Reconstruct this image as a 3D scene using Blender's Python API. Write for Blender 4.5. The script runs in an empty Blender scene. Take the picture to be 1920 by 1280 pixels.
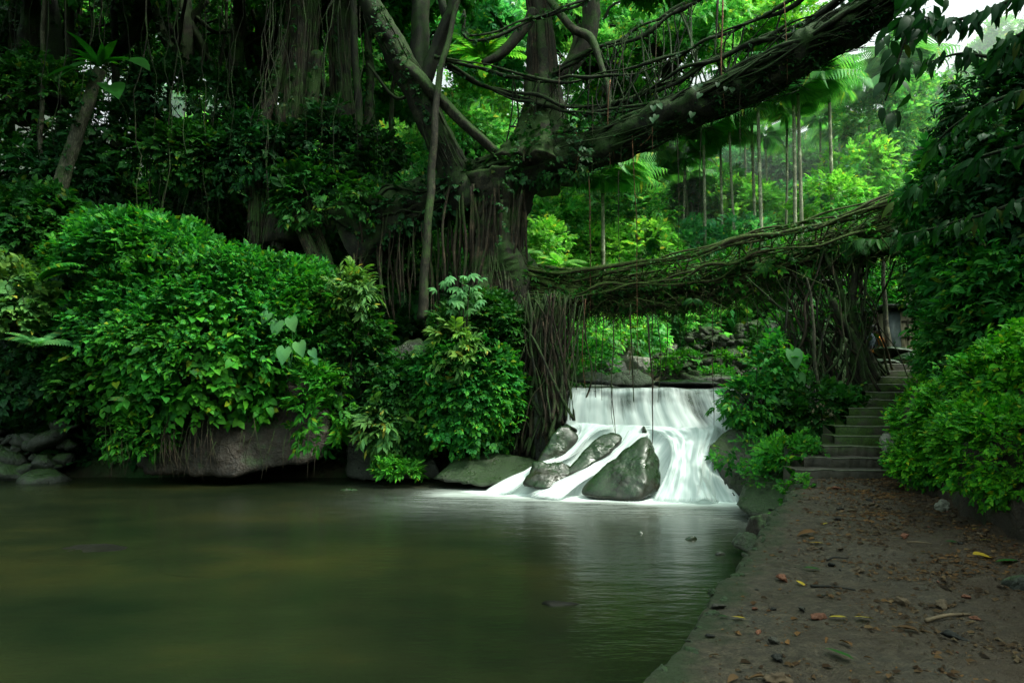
import bpy, bmesh, math, random
import numpy as np
from mathutils import Vector, noise as mn

random.seed(7); rng = np.random.default_rng(11)
SC = bpy.context.scene
COL = SC.collection
PI = math.pi
TH = math.atan(80/1280)
CAM = np.array([0, 0, 1.5])

# ------------------------------------------------------------------ helpers
def P(px, py, Y):
    a = (px-960)/1280; b = (640-py)/1280
    d = np.array([a, math.cos(TH)-b*math.sin(TH), math.sin(TH)+b*math.cos(TH)])
    return CAM + d*(Y/d[1])
def G(px, py, z=0.0):
    a = (px-960)/1280; b = (640-py)/1280
    d = np.array([a, math.cos(TH)-b*math.sin(TH), math.sin(TH)+b*math.cos(TH)])
    return CAM + d*((z-CAM[2])/d[2])
def nrm(v):
    v = np.asarray(v, float)
    return v/np.maximum(np.linalg.norm(v, axis=-1, keepdims=True), 1e-9)
def sstep(x, a, b):
    t = np.clip((np.asarray(x, float)-a)/(b-a), 0, 1)
    return t*t*(3-2*t)

class MB:
    def __init__(s): s.V = []; s.Q = []; s.T = []; s.n = 0; s.A = []
    def add(s, v, q=None, t=None, a=None):
        v = np.asarray(v, float).reshape(-1, 3)
        if q is not None and len(q): s.Q.append(np.asarray(q, int).reshape(-1, 4)+s.n)
        if t is not None and len(t): s.T.append(np.asarray(t, int).reshape(-1, 3)+s.n)
        s.V.append(v); s.A.append(np.zeros(len(v)) if a is None else np.asarray(a, float).ravel()); s.n += len(v)
    def mesh(s, name, mat, smooth=True, origin=None, attr=False):
        V = np.concatenate(s.V) if s.V else np.zeros((0, 3))
        if origin is not None: V = V-np.asarray(origin)
        Q = np.concatenate(s.Q) if s.Q else np.zeros((0, 4), int)
        T = np.concatenate(s.T) if s.T else np.zeros((0, 3), int)
        me = bpy.data.meshes.new(name)
        me.vertices.add(len(V)); me.vertices.foreach_set('co', V.astype(np.float32).ravel())
        nl = Q.size+T.size
        me.loops.add(nl); me.loops.foreach_set('vertex_index', np.concatenate([Q.ravel(), T.ravel()]).astype(np.int32))
        me.polygons.add(len(Q)+len(T))
        ls = np.concatenate([np.arange(len(Q))*4, Q.size+np.arange(len(T))*3]).astype(np.int32)
        me.polygons.foreach_set('loop_start', ls)
        me.update(calc_edges=True)
        me.polygons.foreach_set('use_smooth', np.full(len(Q)+len(T), smooth))
        if attr:
            at = me.attributes.new('foam', 'FLOAT', 'POINT'); at.data.foreach_set('value', np.concatenate(s.A).astype(np.float32))
        me.materials.append(mat); me.validate()
        return me
    def build(s, name, mat, parent=None, smooth=True, origin=None, attr=False):
        if origin is None and parent is not None: origin = parent_origin(parent)
        o = bpy.data.objects.new(name, s.mesh(name, mat, smooth, origin, attr)); COL.objects.link(o)
        if parent is not None: o.parent = parent
        elif origin is not None: o.location = tuple(origin)
        return o
def parent_origin(p):
    o = np.zeros(3)
    while p is not None:
        o = o+np.array(p.location); p = p.parent
    return o
def tag(o, label=None, cat=None, group=None, kind=None):
    if label: o['label'] = label
    if cat: o['category'] = cat
    if group: o['group'] = group
    if kind: o['kind'] = kind
    return o
def empty(name, loc, label=None, cat=None, group=None):
    o = bpy.data.objects.new(name, None); COL.objects.link(o); o.location = tuple(float(c) for c in loc)
    o.empty_display_size = .2
    return tag(o, label, cat, group)
def copy_tree(o, parent=None):
    c = o.copy(); COL.objects.link(c)
    if parent is not None: c.parent = parent
    for ch in [k for k in bpy.data.objects if k.parent == o]: copy_tree(ch, c)
    return c
def kids(o): return [k for k in bpy.data.objects if k.parent == o]
def dup(root, loc, rz=0, s=1.0, label=None, group=None, tilt=0):
    r = root.copy(); COL.objects.link(r); r.location = tuple(float(c) for c in loc)
    r.rotation_euler = (tilt, 0, rz); r.scale = (s, s, s) if not hasattr(s, '__len__') else s
    if label: r['label'] = label
    if group: r['group'] = group
    for ch in KIDS.get(root.name, []):
        c = ch.copy(); COL.objects.link(c); c.parent = r
    return r
KIDS = {}
def reg(o): KIDS[o.name] = kids(o); return o

def catmull(pts, n):
    p = np.asarray(pts, float)
    if len(p) == 2: return p[0]+(p[1]-p[0])*np.linspace(0, 1, n)[:, None]
    q = np.vstack([2*p[0]-p[1], p, 2*p[-1]-p[-2]])
    t = np.linspace(0, len(p)-1-1e-6, n); i = t.astype(int); f = (t-i)[:, None]
    a, b, c, d = q[i], q[i+1], q[i+2], q[i+3]
    return .5*((2*b)+(-a+c)*f+(2*a-5*b+4*c-d)*f*f+(-a+3*b-3*c+d)*f**3)
def tube(mb, pts, rad, k=6, n=None, flute=0, fl=5, wob=0, cap=True, lump=0):
    pts = np.asarray(pts, float)
    if n is None: n = max(len(pts), 4)*3
    c = catmull(pts, n)
    r = np.interp(np.linspace(0, 1, n), np.linspace(0, 1, len(np.atleast_1d(rad))), np.atleast_1d(rad))
    if wob:
        L = np.cumsum(np.r_[0, np.linalg.norm(np.diff(c, axis=0), axis=1)])
        for ax in range(3):
            c[:, ax] += wob*(np.sin(L*rng.uniform(1.2, 2.5)+rng.uniform(0, 6))+.5*np.sin(L*rng.uniform(3, 6)+rng.uniform(0, 6)))*np.minimum(1, np.linspace(0, 4, n))
    tg = nrm(np.gradient(c, axis=0))
    ref = np.eye(3)[np.argmin(np.abs(tg.mean(0)))]
    x = nrm(np.cross(tg, ref)); y = np.cross(tg, x)
    th = np.linspace(0, 2*PI, k, endpoint=False)
    rr = r[:, None]*np.ones(k)
    if flute:
        s = np.linspace(0, 1, n)[:, None]
        rr = rr*(1+flute*np.sin(fl*th+3*s)+flute*.6*np.sin((fl*2+1)*th-5*s+1)+flute*.4*np.sin(3*th+9*s))
    if lump: rr = rr*(1+lump*rng.standard_normal((n, k)))
    v = c[:, None]+rr[..., None]*(np.cos(th)[None, :, None]*x[:, None]+np.sin(th)[None, :, None]*y[:, None])
    i = np.arange(n-1)[:, None]*k; j = np.arange(k)[None]; j2 = (j+1) % k
    q = np.stack([i+j, i+j2, i+k+j2, i+k+j], -1).reshape(-1, 4)
    vv = v.reshape(-1, 3)
    t = None
    if cap:
        vv = np.vstack([vv, c[0], c[-1]]); m = n*k
        t = [[m, (a+1) % k, a] for a in range(k)]+[[m+1, (n-1)*k+a, (n-1)*k+(a+1) % k] for a in range(k)]
    mb.add(vv, q, t)
    return c
def box(mb, c, s, rz=0, rx=0):
    c = np.asarray(c, float); s = np.asarray(s, float)/2
    v = np.array([[x, y, z] for x in (-1, 1) for y in (-1, 1) for z in (-1, 1)])*s
    cx, sx = math.cos(rx), math.sin(rx); v = v@np.array([[1, 0, 0], [0, cx, sx], [0, -sx, cx]])
    cz, sz = math.cos(rz), math.sin(rz); v = v@np.array([[cz, sz, 0], [-sz, cz, 0], [0, 0, 1]])
    mb.add(v+c, [[0, 1, 3, 2], [4, 6, 7, 5], [0, 4, 5, 1], [2, 3, 7, 6], [0, 2, 6, 4], [1, 5, 7, 3]])

# ------------------------------------------------------------------ materials
class NT:
    def __init__(s, name):
        s.m = bpy.data.materials.new(name); s.m.use_nodes = True; s.t = s.m.node_tree
        s.t.nodes.clear(); s.out = s.N('ShaderNodeOutputMaterial')
    def N(s, ty, **kw):
        n = s.t.nodes.new(ty)
        for k, v in kw.items():
            if k in n.inputs: n.inputs[k].default_value = v
            else: setattr(n, k, v)
        return n
    def L(s, a, b): s.t.links.new(a, b)
    def noise(s, scale, detail=5, rough=.6, vec=None, stretch=None, obj=False):
        n = s.N('ShaderNodeTexNoise'); n.inputs['Scale'].default_value = scale
        n.inputs['Detail'].default_value = detail; n.inputs['Roughness'].default_value = rough
        tc = s.N('ShaderNodeTexCoord') if obj else s.N('ShaderNodeNewGeometry')
        src = tc.outputs['Object'] if obj else tc.outputs['Position']
        if vec is not None: src = vec
        if stretch:
            mp = s.N('ShaderNodeMapping'); mp.inputs['Scale'].default_value = stretch; s.L(src, mp.inputs[0]); src = mp.outputs[0]
        s.L(src, n.inputs['Vector']); return n.outputs['Fac']
    def ramp(s, fac, stops):
        r = s.N('ShaderNodeValToRGB'); e = r.color_ramp.elements
        while len(e) < len(stops): e.new(.5)
        for k, (p, c) in enumerate(stops):
            e[k].position = p; e[k].color = (c, c, c, 1) if not hasattr(c, '__len__') else (*c, 1)
        s.L(fac, r.inputs[0]); return r.outputs[0]
    def mix(s, f, a, b, mode='MIX'):
        m = s.N('ShaderNodeMix', data_type='RGBA', blend_type=mode)
        for src, k in ((f, 0), (a, 6), (b, 7)):
            if hasattr(src, 'links'): s.L(src, m.inputs[k])
            elif k == 0: m.inputs[0].default_value = src
            else: m.inputs[k].default_value = (*src, 1)
        return m.outputs[2]
    def math(s, op, a, b=0.):
        m = s.N('ShaderNodeMath', operation=op)
        for k, src in enumerate((a, b)):
            if hasattr(src, 'links'): s.L(src, m.inputs[k])
            else: m.inputs[k].default_value = src
        return m.outputs[0]
    def bump(s, h, st=.5, dist=.05):
        b = s.N('ShaderNodeBump'); b.inputs['Strength'].default_value = st; b.inputs['Distance'].default_value = dist
        s.L(h, b.inputs['Height']); return b.outputs[0]
    def bsdf(s, col, rough=.6, spec=.4, normal=None, **kw):
        p = s.N('ShaderNodeBsdfPrincipled')
        for k, v in (('Base Color', col), ('Roughness', rough), ('Specular IOR Level', spec)):
            if hasattr(v, 'links'): s.L(v, p.inputs[k])
            else: p.inputs[k].default_value = (*v, 1) if hasattr(v, '__len__') else v
        if normal is not None: s.L(normal, p.inputs['Normal'])
        for k, v in kw.items(): p.inputs[k].default_value = v
        return p.outputs[0]
    def done(s, sh, out=0): s.L(sh, s.out.inputs[out]); return s.m

def leafmat(name, cols, trans=.35, rough=.55, var=.5, spec=.14, odd=1.):
    n = NT(name); g = n.N('ShaderNodeNewGeometry')
    k = len(cols)
    c = n.ramp(g.outputs['Random Per Island'], [((i+.0)/(k-1), col) for i, col in enumerate(cols)])
    rn = n.N('ShaderNodeMath', operation='FRACT'); n.L(n.math('MULTIPLY', g.outputs['Random Per Island'], 37.7), rn.inputs[0])
    c = n.mix(n.ramp(rn.outputs[0], [(.0, 0.), (.965, 0.), (.97, .8*odd)]), c, tuple(a*b+d for a, b, d in zip(cols[-1], (1.8, 1.0, .6), (cols[-1][1]*.25, 0, 0))))
    c = n.mix(n.ramp(n.noise(.8, 4, .6), [(.42, 0.), (.62, .8)]), c, n.mix(1., c, (1.5, 1.15, .75), 'MULTIPLY'))
    v = n.ramp(n.noise(1.3, 4, .65), [(.36, 1-var), (.64, 1.2)])
    c = n.mix(1., c, v, 'MULTIPLY')
    b = n.bsdf(c, rough, spec)
    t = n.N('ShaderNodeBsdfTranslucent'); c2 = n.mix(1., c, (1.15, 1.45, .6), 'MULTIPLY'); n.L(c2, t.inputs[0])
    m = n.N('ShaderNodeMixShader'); m.inputs[0].default_value = trans; n.L(b, m.inputs[1]); n.L(t.outputs[0], m.inputs[2])
    return n.done(m.outputs[0])
def barkmat(name, c1, c2, moss=.4, mosscol=(.022, .05, .008), sc=6, bmp=.8):
    n = NT(name)
    f = n.noise(sc, 7, .65, stretch=(1, 1, .25)); f2 = n.noise(sc*6, 4, .7, stretch=(1, 1, .3))
    c = n.ramp(n.math('ADD', n.math('MULTIPLY', f, .45), n.math('MULTIPLY', f2, .55)), [(.42, c1), (.5, tuple((a+b)*.3 for a, b in zip(c1, c2))), (.60, c2)])
    c = n.mix(n.ramp(n.noise(2.2, 6, .75), [(.55, 0.), (.62, .75)]), c, tuple(x*1.7 for x in c2))
    g = n.N('ShaderNodeNewGeometry'); sx = n.N('ShaderNodeSeparateXYZ'); n.L(g.outputs['Normal'], sx.inputs[0])
    mf = n.math('ADD', n.math('MULTIPLY', sx.outputs[2], .22), n.noise(1.7, 6, .7))
    mf = n.ramp(mf, [(.62-moss*.3, 0.), (.74-moss*.3, 1.)])
    ms = n.ramp(n.noise(30, 4), [(.3, tuple(x*.35 for x in mosscol)), (.7, tuple(x*1.5 for x in mosscol))])
    c = n.mix(mf, c, ms)
    h = n.math('ADD', f, n.math('MULTIPLY', n.noise(sc*9, 3), .5))
    return n.done(n.bsdf(c, .8, .25, n.bump(h, bmp, .04)))
def rockmat(name, c1, c2, moss=.3, rough=(.25, .7), mosscol=(.02, .05, .007), sc=2.2, bst=1., bd=.14, spk=.6, spec=.5):
    n = NT(name)
    f = n.noise(sc, 8, .65); f2 = n.noise(sc*12, 5, .7)
    c = n.ramp(f, [(.32, c1), (.68, c2)])
    c = n.mix(n.ramp(f2, [(.4, 0.), (.75, spk)]), c, tuple(x*1.9 for x in c2))
    vo = n.N('ShaderNodeTexVoronoi', feature='DISTANCE_TO_EDGE'); vo.inputs['Scale'].default_value = sc*.9
    g = n.N('ShaderNodeNewGeometry')
    wv = n.N('ShaderNodeVectorMath', operation='ADD'); n.L(g.outputs['Position'], wv.inputs[0])
    nn = n.N('ShaderNodeTexNoise'); nn.inputs['Scale'].default_value = 2.; n.L(g.outputs['Position'], nn.inputs['Vector'])
    n.L(nn.outputs['Color'], wv.inputs[1]); n.L(wv.outputs[0], vo.inputs['Vector'])
    cr = n.ramp(vo.outputs['Distance'], [(.0, 0.), (.03, 1.)])
    c = n.mix(n.math('MULTIPLY', n.math('SUBTRACT', 1., cr), .45), c, tuple(x*.3 for x in c1))
    sx = n.N('ShaderNodeSeparateXYZ'); n.L(g.outputs['Normal'], sx.inputs[0])
    mf = n.math('ADD', n.math('MULTIPLY', sx.outputs[2], .2), n.noise(1.3, 7, .7))
    mf = n.ramp(mf, [(.70-moss*.35, 0.), (.80-moss*.3, 1.)])
    ms = n.ramp(n.noise(25, 4), [(.3, tuple(x*.4 for x in mosscol)), (.7, tuple(x*1.4 for x in mosscol))])
    c = n.mix(mf, c, ms)
    r = n.ramp(n.noise(3., 4), [(.35, rough[0]), (.65, rough[1])])
    h = n.math('ADD', n.math('MULTIPLY', f, 1.), n.math('MULTIPLY', f2, .25)); h = n.math('ADD', h, n.math('MULTIPLY', cr, .06))
    return n.done(n.bsdf(c, r, spec, n.bump(h, bst, bd)))
def plain(name, col, rough=.7, col2=None, sc=20, bmp=.3, stretch=None):
    n = NT(name); f = n.noise(sc, 5, stretch=stretch)
    c = n.ramp(f, [(.3, tuple(x*.55 for x in col)), (.7, col2 or tuple(x*1.25 for x in col))])
    return n.done(n.bsdf(c, rough, .3, n.bump(f, bmp, .01)))

M = {}
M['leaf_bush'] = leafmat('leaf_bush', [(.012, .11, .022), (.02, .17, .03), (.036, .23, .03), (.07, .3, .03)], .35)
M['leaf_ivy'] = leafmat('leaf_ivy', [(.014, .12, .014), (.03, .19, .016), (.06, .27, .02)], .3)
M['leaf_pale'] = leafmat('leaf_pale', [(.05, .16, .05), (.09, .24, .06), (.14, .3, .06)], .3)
M['leaf_shade'] = leafmat('leaf_shade', [(.006, .045, .012), (.01, .065, .014), (.02, .09, .018)], .25, .5, .5, .15)  # lowered green, part of the shade is in the leaf colour
M['leaf_shade_dark'] = leafmat('leaf_shade_dark', [(.004, .032, .01), (.008, .052, .014), (.014, .075, .016)], .25)  # darkest green copy, deep forest shade put into the base colour
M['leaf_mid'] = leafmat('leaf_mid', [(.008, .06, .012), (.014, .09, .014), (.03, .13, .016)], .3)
M['leaf_far'] = leafmat('leaf_far', [(.06, .30, .09), (.10, .40, .12), (.18, .50, .17), (.28, .58, .22)], .5, .55, .7)  # far greens, here and next two, paled in colour to suggest haze
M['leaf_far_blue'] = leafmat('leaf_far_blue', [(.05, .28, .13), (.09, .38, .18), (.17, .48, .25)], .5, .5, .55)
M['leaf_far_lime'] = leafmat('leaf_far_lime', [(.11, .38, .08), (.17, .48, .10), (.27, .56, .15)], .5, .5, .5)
M['leaf_canopy'] = leafmat('leaf_canopy', [(.02, .13, .03), (.04, .2, .045), (.08, .28, .06)], .5, .5)
M['leaf_palm'] = leafmat('leaf_palm', [(.05, .22, .07), (.09, .32, .1), (.15, .4, .13)], .45, .45, spec=.15)
M['leaf_hedge'] = leafmat('leaf_hedge', [(.012, .12, .012), (.03, .22, .015), (.07, .33, .018), (.12, .4, .02)], .3)
M['leaf_taro'] = leafmat('leaf_taro', [(.05, .18, .075), (.075, .24, .095)], .3, .5, .2, odd=0.)
M['leaf_yellow'] = leafmat('leaf_yellow', [(.26, .2, .02), (.2, .22, .03)], .2, .6, .1, .15)
M['leaf_dead'] = leafmat('leaf_dead', [(.022, .014, .007), (.045, .026, .012), (.085, .052, .024), (.012, .008, .005), (.03, .018, .009), (.10, .072, .04)], .1, .8, .2, .15, odd=0.)
M['bark'] = barkmat('bark', (.006, .006, .003), (.036, .032, .019), .5)
M['bark_deck'] = barkmat('bark_deck', (.004, .005, .003), (.026, .026, .014), .8, (.018, .042, .007), bmp=1.)
M['bark_light'] = barkmat('bark_light', (.02, .02, .012), (.09, .085, .055), .35)
M['bark_dark'] = barkmat('bark_dark', (.003, .004, .002), (.02, .019, .011), .6, (.016, .036, .006))
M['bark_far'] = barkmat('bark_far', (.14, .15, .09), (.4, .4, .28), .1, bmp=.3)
M['root'] = barkmat('root', (.010, .007, .004), (.055, .038, .022), .4, sc=12)
M['root_mossy'] = barkmat('root_mossy', (.014, .012, .006), (.075, .06, .03), .7, (.045, .08, .012), sc=10)
M['root_red'] = barkmat('root_red', (.06, .025, .012), (.22, .10, .05), .05, sc=14)
M['river_stone'] = rockmat('river_stone', (.0015, .002, .001), (.006, .0065, .003), -.5, (.6, .8), bst=.4, bd=.03, spk=.1, spec=.15)
M['stick'] = plain('dry_stick', (.12, .085, .05), .8, sc=12)
M['rock_wet'] = rockmat('rock_wet', (.006, .007, .004), (.030, .031, .020), .55, (.15, .6), (.010, .030, .007), bst=.4, bd=.04, spk=.12, spec=.4, sc=1.6)
M['rock_moss'] = rockmat('rock_moss', (.010, .012, .007), (.04, .04, .025), .8, (.25, .6), (.014, .038, .006))
M['rock_brown'] = rockmat('rock_brown', (.005, .0035, .002), (.024, .015, .008), .35, (.4, .8), sc=1.4)
M['rock_dark'] = rockmat('rock_dark', (.007, .009, .006), (.034, .038, .027), .4, (.2, .6))
M['rock_wall'] = rockmat('rock_wall', (.014, .016, .010), (.06, .065, .045), .62, (.4, .8), spec=.3)
M['rock_pale'] = rockmat('rock_pale', (.07, .075, .055), (.22, .22, .17), .25, (.3, .7))
M['stone_brick'] = plain('stone_brick', (.13, .05, .028), .85, sc=9, bmp=1.)
M['stone_tan'] = plain('stone_tan', (.07, .048, .028), .85, sc=9, bmp=1.)
M['stone_grey'] = plain('stone_grey', (.035, .033, .025), .8, sc=9, bmp=1.)
M['stone_black'] = plain('stone_black', (.009, .009, .007), .8, sc=9, bmp=1.)

# ------------------------------------------------------------------ leaf templates
def T_leaf(L=1., W=.34, fold=.06, droop=.16):
    v = [[0, 0, 0], [-W*.9, .38*L, fold], [0, .42*L, .04], [W*.9, .38*L, fold], [0, L, -droop]]
    return np.array(v), np.array([[0, 2, 4, 1], [0, 3, 4, 2]]), np.zeros((0, 3), int)
def T_leaf2(L=1., W=.3, fold=.07, droop=.22):
    ts = [(.22, .8), (.5, 1.), (.78, .6)]; v = [[0, 0, 0]]
    for t, w in ts:
        z = .05-droop*t*t
        v += [[-W*w, t*L-.02, z+fold*w], [0, t*L, z], [W*w, t*L-.02, z+fold*w]]
    v.append([0, L, -droop*1.1])
    q = []; t3 = [[0, 2, 1], [0, 3, 2]]
    for i in range(2):
        a = 1+3*i; q += [[a, a+1, a+4, a+3], [a+1, a+2, a+5, a+4]]
    t3 += [[7, 8, 10], [8, 9, 10]]
    return np.array(v), np.array(q), np.array(t3)
def T_heart(L=1., W=.42):
    out = [(0, .12), (-.22, -.06), (-.42, .05), (-.5, .28), (-.4, .55), (-.2, .8), (0, 1), (.2, .8), (.4, .55), (.5, .28), (.42, .05), (.22, -.06)]
    v = [[x*W/.5, y*L, .10*abs(x)/.5-.25*y*y] for x, y in out]+[[0, .35, -.03], [0, .7, -.12]]
    t = []
    c1, c2 = 12, 13
    for a, b, c in ((0, 1, c1), (1, 2, c1), (2, 3, c1), (3, 4, c1), (4, 5, c2), (5, 6, c2), (6, 7, c2), (7, 8, c2), (8, 9, c1), (9, 10, c1), (10, 11, c1), (11, 0, c1), (4, c2, c1), (8, c1, c2)): t.append([a, b, c])
    return np.array(v), np.zeros((0, 4), int), np.array(t)
def frame(d, n):
    d = nrm(d); x = nrm(np.cross(d, n)); z = np.cross(x, d)
    return np.stack([x, d, z], -1)
def inst(mb, T, pos, R, s):
    v, q, t = T; pos = np.atleast_2d(pos); N = len(pos); s = np.broadcast_to(np.asarray(s, float), (N,))
    if N == 0: return
    w = np.einsum('nij,kj->nki', R, v)*s[:, None, None]+pos[:, None]
    off = (np.arange(N)*len(v))[:, None, None]
    mb.add(w.reshape(-1, 3), (q[None]+off).reshape(-1, 4) if len(q) else None, (t[None]+off).reshape(-1, 3) if len(t) else None)
def merge(parts):
    V = []; Q = []; T = []; n = 0
    for (v, q, t), R, p, s in parts:
        V.append((v@np.asarray(R).T)*s+p)
        if len(q): Q.append(q+n)
        if len(t): T.append(t+n)
        n += len(v)
    return np.vstack(V), np.vstack(Q) if Q else np.zeros((0, 4), int), np.vstack(T) if T else np.zeros((0, 3), int)
def sprig(leaf, k=6, spread=.9, ls=.45, seed=0):
    r = np.random.default_rng(seed); parts = []
    for i in range(k):
        t = .15+.75*i/(k-1) if k > 1 else .5
        side = (-1)**i; a = side*spread*(1-.55*t)+r.normal()*.15
        d = np.array([math.sin(a), math.cos(a), r.normal()*.18-.05])
        n = np.array([r.normal()*.25, r.normal()*.2, 1])
        parts.append((leaf, frame(d, n), np.array([side*.02, t*.8, -.12*t*t]), ls*r.uniform(.7, 1.15)))
    return merge(parts)
def palmate(leaf, k=7, ls=.8, seed=0):
    r = np.random.default_rng(seed); parts = []
    for i in range(k):
        a = -2.1+4.2*i/(k-1)
        d = np.array([math.sin(a), math.cos(a), -.25+r.normal()*.08])
        parts.append((leaf, frame(d, [0, .1, 1]), np.zeros(3), ls*(1-.25*abs(a)/2.1)))
    return merge(parts)
def pinnate(n=14, w=.10, L=.34, arch=.35, droop=.15, leaf=None, taper=True):
    lf = leaf or T_leaf(1, w/L*1.0, .02, droop); parts = []
    for i in range(n):
        t = .12+.86*i/(n-1)
        c = np.array([0, t, arch*(t-t*t*1.6)]); tz = arch*(1-3.2*t)
        l = L*(math.sin(PI*min(1, t*.85+.16))**.7 if taper else 1)
        for sd in (-1, 1):
            a = sd*(1.25-.55*t)
            d = np.array([math.sin(a), math.cos(a), tz*math.cos(a)-.18])
            parts.append((lf, frame(d, [0, -tz, 1]), c, l))
    v, q, t3 = merge(parts)
    # rachis
    ts = np.linspace(0, 1, 8); c = np.stack([0*ts, ts, arch*(ts-ts*ts*1.6)], 1)
    m = MB(); tube(m, c, [.012, .004], 3, 8, cap=False)
    rv = np.concatenate(m.V); rq = np.concatenate(m.Q)
    return np.vstack([v, rv]), np.vstack([q, rq+len(v)]) if len(q) else rq+len(v), t3
S_SM = [sprig(T_leaf(), 6, seed=i) for i in range(3)]
S_MED = [sprig(T_leaf2(), 6, seed=i+5) for i in range(3)]
S_LONG = [sprig(T_leaf2(1, .17, .04, .3), 7, .8, .55, seed=i+9) for i in range(3)]
S_HEART = [sprig(T_heart(), 4, 1.0, .5, seed=i+20) for i in range(3)]
S_PALM7 = [palmate(T_leaf2(1, .2, .05, .25), 7, seed=3)]
FERN = [pinnate(16, .07, .26, .45)]
FINE = [pinnate(9, .10, .22, .2)]
FROND = [pinnate(20, .035, .42, .62, .5, T_leaf(1, .11, .02, .9))]

def bush(center, radii, n, tmpl, size, mat, name='foliage', parent=None, mb=None, up=.35, out=.7, jit=.45, clus=14, inner=.45, zmin=-.3, face=None, droop=0., seed=None, cs=.22, build=True, hang=0):
    """leaf sprigs over and inside a lumpy hull"""
    r = np.random.default_rng(seed if seed is not None else int(rng.integers(1e9)))
    mb = mb or MB()
    rad = np.asarray(radii, float)
    def sph(m):
        d = nrm(r.normal(size=(m*4, 3))); d = d[d[:, 2] > zmin]
        if face is not None: d = d[(d@nrm(face)) > -.35]
        return d[:m]
    cc = sph(clus); cr = r.uniform(.74, 1.16, len(cc))
    m = int(n*.75); ci = r.integers(0, len(cc), m)
    d1 = nrm(cc[ci]+r.normal(size=(m, 3))*cs*1.3); k1 = cr[ci]*(1-np.abs(r.normal(size=m))*.09)
    d2 = sph(n-m); k2 = (1-r.random(len(d2))**1.0*inner)*.95
    d = np.vstack([d1, d2]); k = np.r_[k1, k2]
    ok = d[:, 2] > zmin-.1; d = d[ok]; k = k[ok]
    pos = np.asarray(center)+d*rad*k[:, None]
    pos[:, 2] -= hang*r.random(len(pos))**2
    o = nrm(d/rad)
    dr = nrm(o*out+np.array([0, 0, up-droop])+r.normal(size=o.shape)*jit)
    nn = nrm(o*.5+np.array([0, 0, 1.])+r.normal(size=o.shape)*.35)
    R = frame(dr, nn); s = size*r.uniform(.6, 1.25, len(pos)); w = r.integers(0, len(tmpl), len(pos))
    for i, t in enumerate(tmpl): inst(mb, t, pos[w == i], R[w == i], s[w == i])
    if not build: return mb
    return mb.build(name, mat, parent)
def stems(center, radii, base, n, mat, parent, pre=None, r0=.02, name='stem'):
    mb = pre or MB()
    for i in range(n):
        d = nrm(rng.normal(size=3)); d[2] = abs(d[2])
        e = np.asarray(center)+d*np.asarray(radii)*.85
        b = np.asarray(base)+rng.normal(size=3)*np.array([.15, .15, 0])
        tube(mb, [b, (b+e)/2+rng.normal(size=3)*.15, e], [r0, r0*.6, r0*.25], 5, 8)
    return mb.build(name, mat, parent)
SHOOT = 1; smb_ = [MB()]
def shrub(name, label, cat, center, radii, n, tmpl, size, mat, group=None, stem=True, **kw):
    c = np.asarray(center, float); base = c-np.array([0, 0, radii[2]*.9])
    o = empty(name, base, label, cat, group)
    mb = bush(c, radii, n, tmpl, size, None, build=False, **kw)
    rd = np.asarray(radii); q = np.random.default_rng(int(n)); kk = int(5+3*rd[0]*rd[2])
    sm = smb_[0]
    for i in range(kk if stem else 0):
        d = nrm(q.normal(size=3)*[1, .6, .7]+[0, -.3, .45]); p0 = c+d*rd*.8; ln = q.uniform(.3, .75)*min(1., rd[0]); e = p0+nrm(d+[0, 0, .3])*ln+[0, 0, -.15*ln]
        cv = catmull([p0, (p0+e)/2+[0, 0, .08], e], 9); tube(sm, cv, [.008, .004], 4, 9)
        if SHOOT is not None: pass
        for j_ in range(3, 9): inst(mb, tmpl[0], cv[j_], frame(nrm(d*.5+q.normal(size=3)*.6), [0, -.3, 1])[None], size*q.uniform(.4, .8))
    mb.build('foliage', mat, o)
    if stem: stems(c, radii, base, 7, M['bark'], o, sm)
    smb_[0] = MB()
    return o

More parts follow.
